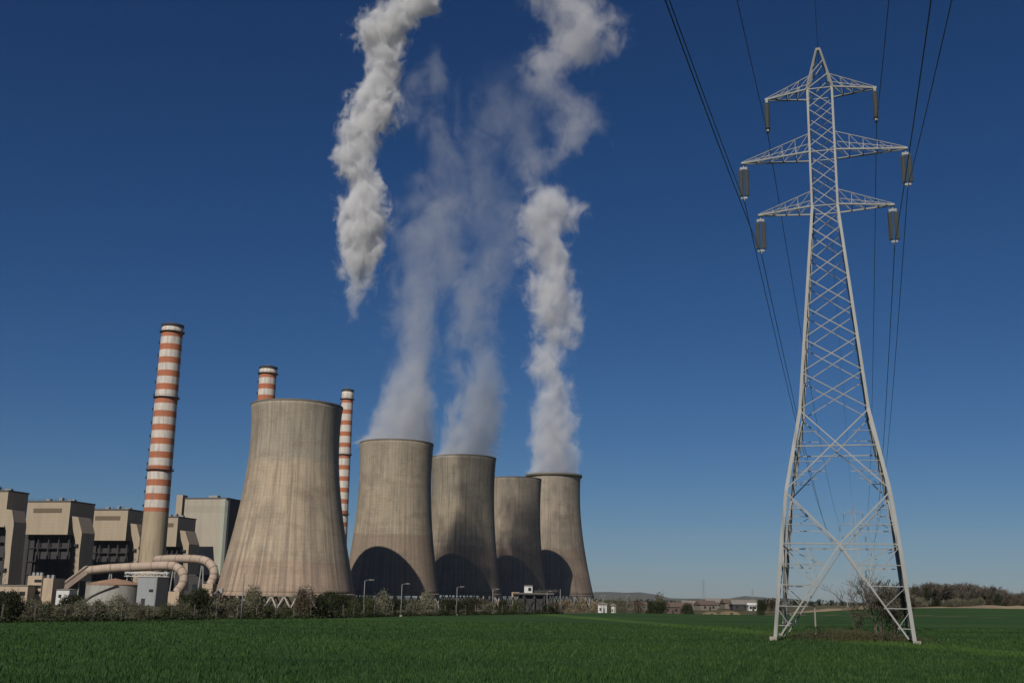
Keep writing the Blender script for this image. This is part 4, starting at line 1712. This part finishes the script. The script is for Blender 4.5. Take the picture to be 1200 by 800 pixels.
def weeds():
    rng = random.Random(31)
    m = MB()
    c = PY0
    for i in range(2600):
        x = c.x + rng.gauss(.6, 2.6)
        y = c.y + rng.gauss(.4, 1.9)
        h = rng.uniform(.2, .95) * (1 - min(.7, abs(x - c.x) / 9))
        a = rng.uniform(0, 6.28)
        w = rng.uniform(.012, .03)
        lx, ly = rng.uniform(-.3, .3) * h, rng.uniform(-.3, .3) * h
        m.add([(x - w * math.cos(a), y - w * math.sin(a), 0), (x + w * math.cos(a), y + w * math.sin(a), 0), (x + lx, y + ly, h)], [(0, 1, 2)])
        if i % 2:
            s = rng.uniform(.04, .1)
            m.add([(x + lx - s, y + ly, h * .8), (x + lx, y + ly + s, h * .9), (x + lx + s, y + ly, h), (x + lx, y + ly - s, h * .85)], [(0, 1, 2, 3)])
    o = link('weeds', m.mesh('weeds', M['weed']))
    return tag(o, 'dry brownish weeds growing round the pylon feet', 'weeds', kind='stuff')


weeds()


def undergrowth(name, label, pts, width, h, n, mat, seed, size=.12):
    rng = random.Random(seed)
    m = MB()
    L = [0]
    for a, b in zip(pts, pts[1:]):
        L.append(L[-1] + math.hypot(b[0] - a[0], b[1] - a[1]))
    for i in range(n):
        u = rng.random() * L[-1]
        k = max(j for j in range(len(L)) if L[j] <= u)
        k = min(k, len(pts) - 2)
        f = (u - L[k]) / (L[k + 1] - L[k])
        x = pts[k][0] + (pts[k + 1][0] - pts[k][0]) * f + rng.uniform(-.5, .5)
        y = pts[k][1] + (pts[k + 1][1] - pts[k][1]) * f + .3 + rng.random() * width
        hh = h * (.55 + .45 * math.sin(u * .9) * math.sin(u * .37 + 1))
        p = Vector((x, y, gz(x, y) + .02 + rng.random() ** 1.3 * hh))
        s = size * rng.uniform(.5, 1.4)
        a = Vector((rng.uniform(-1, 1), rng.uniform(-1, 1), rng.uniform(-1, 1))).normalized()
        b = a.cross(Vector((rng.uniform(-1, 1), rng.uniform(-1, 1), rng.uniform(-1, 1)))).normalized()
        m.add([p - a * s, p + b * s * .5, p + a * s, p - b * s * .5], [(0, 1, 2, 3)])
    o = link(name, m.mesh(name, mat))
    return tag(o, label, 'undergrowth', kind='stuff')


undergrowth('undergrowth', 'dark low leaf strip put in for the shade under the hedge along the field edge', EDGE[1:7], 2.5, .75, 22000, M['leaf_dark'], 71, .13)  # dark leaves added as the band of ground shade below the bushes
undergrowth('undergrowth', 'dark undergrowth at the foot of the wood behind the sandy bank', [(165, 488), (260, 494), (330, 500), (420, 506)], 26, 4.6, 14000, M['leaf_brown'], 72, .5)
p = at(956, 742, 84)
t = thing('marker_post', 'thin pale post standing among weeds inside the pylon base', 'post', (p.x, 84, 0))
MB().bar((0, 0, 0), (0, 0, 2.3), .1).build('post', M['postc'], t)
MB().box((0, 0, 2.36), (.14, .14, .12)).build('post_cap', M['darksteel'], t)


# ---------------------------------------------------------------- street lamps, poles, fence
def lamp(px, base_Y, top_py, label, arm=1.0):
    p = at(px, 715, base_Y)
    g = gz(p.x, base_Y)
    h = at(px, top_py, base_Y).z - g
    t = thing('street_lamp', label, 'street lamp', (p.x, base_Y, g), 0, 'street lamps along the plant road')
    MB().tube([(0, 0, 0), (0, 0, h * .5), (0, 0, h)], [.075, .06, .05], 10).build('pole', M['asph'], t, True)
    MB().tube([(0, 0, h - .03), (.15, 0, h + .06), (.6 * arm, 0, h + .1)], .035, 8).build('arm', M['asph'], t, True)
    MB().prism([(.5 * arm, -.12, h + .04), (1.1 * arm, -.12, h + .08), (1.1 * arm, -.12, h + .16), (.55 * arm, -.12, h + .22)], (0, .24, 0)).build('lamp_head', M['greyroof'], t)
    MB().box((0, 0, .12), (.34, .34, .24)).build('base', M['postc'], t)
    return t


lamp(426, 150, 680, 'street lamp at the left of the round shadow arch, leftmost of the row', 1.15)
lamp(470, 152, 684.5, 'street lamp in front of the middle of the shadow arch')
lamp(535, 170, 688, 'street lamp in front of the streaky shadowed tower')
lamp(577, 190, 690.5, 'street lamp between the streaky tower and the loading station')
lamp(641, 215, 693, 'street lamp beside the right end of the loading station', .8)


def pole(px, Y, top_py, label, cross=True):
    p = at(px, 718, Y)
    g = gz(p.x, Y)
    h = at(px, top_py, Y).z - g
    t = thing('utility_pole', label, 'pole', (p.x, Y, g), 0, 'utility poles along the field edge')
    MB().tube([(0, 0, 0), (0, 0, h)], [.09, .06], 10).build('shaft', M['asph'], t, True)
    if cross:
        MB().bar((-.45, 0, h - .25), (.45, 0, h - .25), .08).build('cross_bar', M['darksteel'], t)
        for x in (-.38, .38):
            MB().lathe([(.05, h - .2), (.06, h - .08), (.03, h)], 8, (x, 0, 0)).build('insulator', M['white'], t)
    return t


pole(180.5, 108, 676, 'thin grey pole before the square grey block building', False)
pole(283, 117, 672, 'thin pole before the left part of the nearest cooling tower', False)
pole(656.5, 207, 690, 'plain pole before the farthest cooling tower', False)
pole(735, 300, 697, 'slender pole right of the tiny white hut', True)
pole(707, 260, 697, 'slender pole just left of the tiny white hut', True)


def fence():
    t = thing('wire_fence', 'wire fence with concrete posts along the hedge at the field edge', 'fence', (0, 0, 0))
    pts = []
    for (x0, y0), (x1, y1) in zip(EDGE[1:7], EDGE[2:8]):
        n = max(1, int(math.hypot(x1 - x0, y1 - y0) / 3.2))
        for k in range(n):
            x, y = x0 + (x1 - x0) * k / n, y0 + (y1 - y0) * k / n + 1.2
            pts.append(Vector((x, y, gz(x, y))))
    pm = MB().box((0, 0, .8), (.09, .09, 1.5)).mesh('post', M['postold'])
    r = random.Random(2)
    for q in pts:
        o = link('post', pm, t)
        o.location = q
        o.rotation_euler = (r.uniform(-.06, .06), r.uniform(-.06, .06), r.uniform(0, 1))
    m = MB()
    for z in (.45, .9, 1.4):
        m.tube([q + Vector((0, -.07, z)) for q in pts], .012, 4)
    m.build('wire', M['darksteel'], t)


fence()


# ---------------------------------------------------------------- steam plumes
def float_curve(t, fac, pts):
    nd = t.n('FloatCurve')
    t.l(fac, nd.inputs['Value'])
    cm = nd.mapping
    cm.use_clip = False
    c = cm.curves[0]
    pts = sorted(pts)
    while len(c.points) < len(pts):
        c.points.new(.5, .5)
    for q, (a, b) in zip(c.points, pts):
        q.location = (a, b)
        q.handle_type = 'AUTO'
    cm.update()
    return nd.outputs[0]


def plume(Y, path, label, dmax, nscale, amp, edge, aniso=0.0, seed=0, detail=4.0, col=(0.97, 0.97, 0.98), step=0.09, patch=0.6, fill=0.0, wid=1.0, warp=30.0, rgh=.62, fill_h=90.0):
    """path: (px, py, half width px, density 0..1), bottom to top"""
    P = [at(a, b, Y) for a, b, _, _ in path]
    Rr = [w * wid * depth_of(p) / FPX for p, (_, _, w, _) in zip(P, path)]
    o = Vector((P[0].x, Y, P[0].z))
    H = P[-1].z - P[0].z
    xs = [p.x - o.x for p in P]
    x0, x1 = min(xs) - 1, max(xs) + 1
    rm = max(Rr)
    t = NT('steam')
    t.t.nodes.remove(t.b)
    tc = t.n('TexCoord').outputs['Object']
    wt = t.n('TexNoise')
    t.l(tc, wt.inputs['Vector'])
    wt.inputs['Scale'].default_value = .55 / nscale
    wt.inputs['Detail'].default_value = 2.5
    wt.inputs['Roughness'].default_value = .55
    wv = t.n('VectorMath', operation='SUBTRACT')
    t.l(wt.outputs['Color'], wv.inputs[0])
    wv.inputs[1].default_value = (.5, .5, .5)
    sep0 = t.n('SeparateXYZ')
    t.l(tc, sep0.inputs[0])
    ws = t.n('VectorMath', operation='SCALE')
    t.l(wv.outputs[0], ws.inputs[0])
    t.l(t.maprange(sep0.outputs[2], 0.0, 170.0, warp * .25, warp), ws.inputs['Scale'])
    wa = t.n('VectorMath', operation='ADD')
    t.l(tc, wa.inputs[0])
    t.l(ws.outputs[0], wa.inputs[1])
    sep = t.n('SeparateXYZ')
    t.l(wa.outputs[0], sep.inputs[0])
    u = t.math('DIVIDE', sep.outputs[2], H)
    us = [(p.z - o.z) / H for p in P]
    cx = t.maprange(float_curve(t, u, [(a, (x - x0) / (x1 - x0)) for a, x in zip(us, xs)]), 0, 1, x0, x1)
    rad = t.math('MULTIPLY', float_curve(t, u, [(a, r / rm) for a, r in zip(us, Rr)]), rm)
    den = float_curve(t, u, [(a, q[3]) for a, q in zip(us, path)])
    dx = t.math('SUBTRACT', sep.outputs[0], cx)
    r = t.math('SQRT', t.math('ADD', t.math('MULTIPLY', dx, dx), t.math('MULTIPLY', sep.outputs[1], sep.outputs[1])))
    q = t.math('DIVIDE', r, t.math('MAXIMUM', rad, .5))
    mp = t.n('Mapping')
    t.l(tc, mp.inputs[0])
    mp.inputs['Location'].default_value = (seed * 31.0, seed * 17.0, seed * 5.0)
    mp.inputs['Scale'].default_value = (1, 1, .75)
    nz = t.noise(mp.outputs[0], 1.0 / nscale, detail, rgh, .5)
    big = t.noise(mp.outputs[0], .32 / nscale, 1.0, .5)
    f = t.math('ADD', t.math('SUBTRACT', 1.0, q), t.math('MULTIPLY', t.math('SUBTRACT', nz, .55), amp))
    f = t.math('ADD', f, t.math('MULTIPLY', t.math('SUBTRACT', big, .5), patch))
    if fill:
        f = t.math('ADD', f, t.math('MULTIPLY', t.maprange(sep0.outputs[2], 0.0, fill_h, fill, 0.0), t.maprange(q, .8, 1.15, 1.0, 0.0)))
    d = t.maprange(f, 0.0, edge, 0.0, 1.0, 'SMOOTHSTEP')
    d = t.math('MULTIPLY', t.math('MULTIPLY', d, den), dmax)
    v = t.n('VolumePrincipled')
    v.inputs['Color'].default_value = (*col, 1)
    v.inputs['Anisotropy'].default_value = aniso
    t.l(d, v.inputs['Density'])
    t.l(v.outputs[0], t.out.inputs['Volume'])
    t.m.cycles.volume_step_rate = step
    # domain: lumpy closed tube round the plume
    m = MB()
    n = 20
    N = 40
    rings = []
    rg = random.Random(seed)
    for k in range(N + 1):
        uu = k / N
        x = float(np.interp(uu, us, xs))
        rr = float(np.interp(uu, us, Rr)) * 1.34 + 6
        rr = max(rr, float(np.interp(min(1, uu + .02), us, Rr)) * 1.2, float(np.interp(max(0, uu - .02), us, Rr)) * 1.2)
        rings.append([(x + math.cos(a) * rr, math.sin(a) * rr, uu * H) for a in (2 * math.pi * i / n for i in range(n))])
    vs = [p for rgs in rings for p in rgs]
    fs = [(k * n + i, k * n + (i + 1) % n, (k + 1) * n + (i + 1) % n, (k + 1) * n + i) for k in range(N) for i in range(n)]
    fs += [tuple(range(n - 1, -1, -1)), tuple(N * n + i for i in range(n))]
    m.add(vs, fs)
    ob = m.build('steam_plume', t.m, None, False, o)
    return tag(ob, label, 'steam', 'steam plumes over the plant')


plume(1030, [(411, 414, 20, .0), (412, 394, 22, .12), (414, 374, 25, .22), (415, 355, 27, .35), (418, 330, 29, .65), (422, 305, 31, 1), (425, 280, 35, 1), (426, 250, 36, 1), (426, 217, 27, 1),
             (418, 200, 28, 1), (421, 167, 30, 1), (437, 132, 36, 1), (444, 100, 29, 1), (452, 68, 26, 1), (446, 47, 36, 1), (452, 30, 38, 1), (478, 12, 34, 1), (495, -4, 30, 1), (508, -40, 34, 1), (525, -85, 40, 1)],
      'thick bright white steam plume hanging free above the thin chimney', .10, 14.0, 2.3, .42, -.25, 1, 5.0, patch=.35, warp=20, rgh=.67, fill=-.85, fill_h=100.0)
plume(728, [(462, 520, 43, 1), (470, 510, 38, 1), (475, 478, 36, .95), (481, 440, 35, .65), (488, 405, 36, .38), (494, 365, 42, .31), (500, 330, 50, .27), (508, 300, 53, .24), (513, 270, 48, .24), (516, 245, 48, .24), (521, 212, 38, .21),
            (521, 180, 28, .2), (512, 150, 29, .2), (507, 120, 29, .2), (503, 92, 27, .2), (503, 72, 20, .16), (502, 50, 12, .0)],
      'grey wispy steam plume rising from the cooling tower with the shadow arch', .066, 22.0, 3.1, .75, -.05, 2, 5.0, fill=.5, wid=1.18, warp=44, rgh=.68, col=(.80, .82, .86))
plume(858, [(543, 540, 38, 1), (553, 522, 31, 1), (557, 478, 29, .95), (557, 440, 28, .6), (556, 405, 33, .36), (556, 370, 38, .3), (562, 330, 42, .23), (572, 300, 42, .18), (576, 270, 46, .14), (576, 235, 48, .1), (582, 200, 52, .1), (590, 160, 52, .1), (588, 125, 46, .09),
            (590, 95, 38, .05), (595, 60, 30, .0)],
      'faint grey steam plume rising from the streaky shadowed cooling tower', .066, 22.0, 3.1, .75, -.05, 3, 5.0, fill=.5, wid=1.18, warp=50, rgh=.68, col=(.77, .795, .84))
plume(1112, [(649, 562, 30, 1), (647, 548, 29, 1), (648, 500, 30, 1), (649, 460, 29, 1), (641, 425, 26, 1), (648, 390, 30, 1), (648, 360, 35, 1), (640, 322, 34, 1), (637, 290, 31, 1), (636, 262, 34, 1), (646, 243, 40, .95), (640, 222, 28, .45), (628, 205, 24, .2),
             (650, 178, 38, .2), (676, 152, 38, .22), (672, 128, 38, .15), (640, 108, 32, .16), (638, 88, 32, .25), (664, 60, 44, .35), (682, 38, 48, .42), (670, 10, 44, .42), (660, -30, 46, .42), (655, -75, 50, .4)],
      'tall pale steam plume billowing from the farthest cooling tower', .055, 20.0, 2.9, .65, -.12, 4, 5.0, fill=.35, wid=1.08, warp=38, rgh=.68, col=(.94, .94, .96))


# ---------------------------------------------------------------- thin air haze towards the horizon
def haze():
    t = NT('air_haze')
    t.t.nodes.remove(t.b)
    v = t.n('VolumePrincipled')
    v.inputs['Color'].default_value = (0.80, 0.88, 0.97, 1)
    v.inputs['Density'].default_value = 1.5e-5
    t.l(v.outputs[0], t.out.inputs['Volume'])
    o = MB().box((0, 4300, 340), (19000, 15000, 760)).build('haze', t.m)
    return tag(o, 'thin pale haze in the air towards the horizon', 'haze', kind='stuff')


haze()
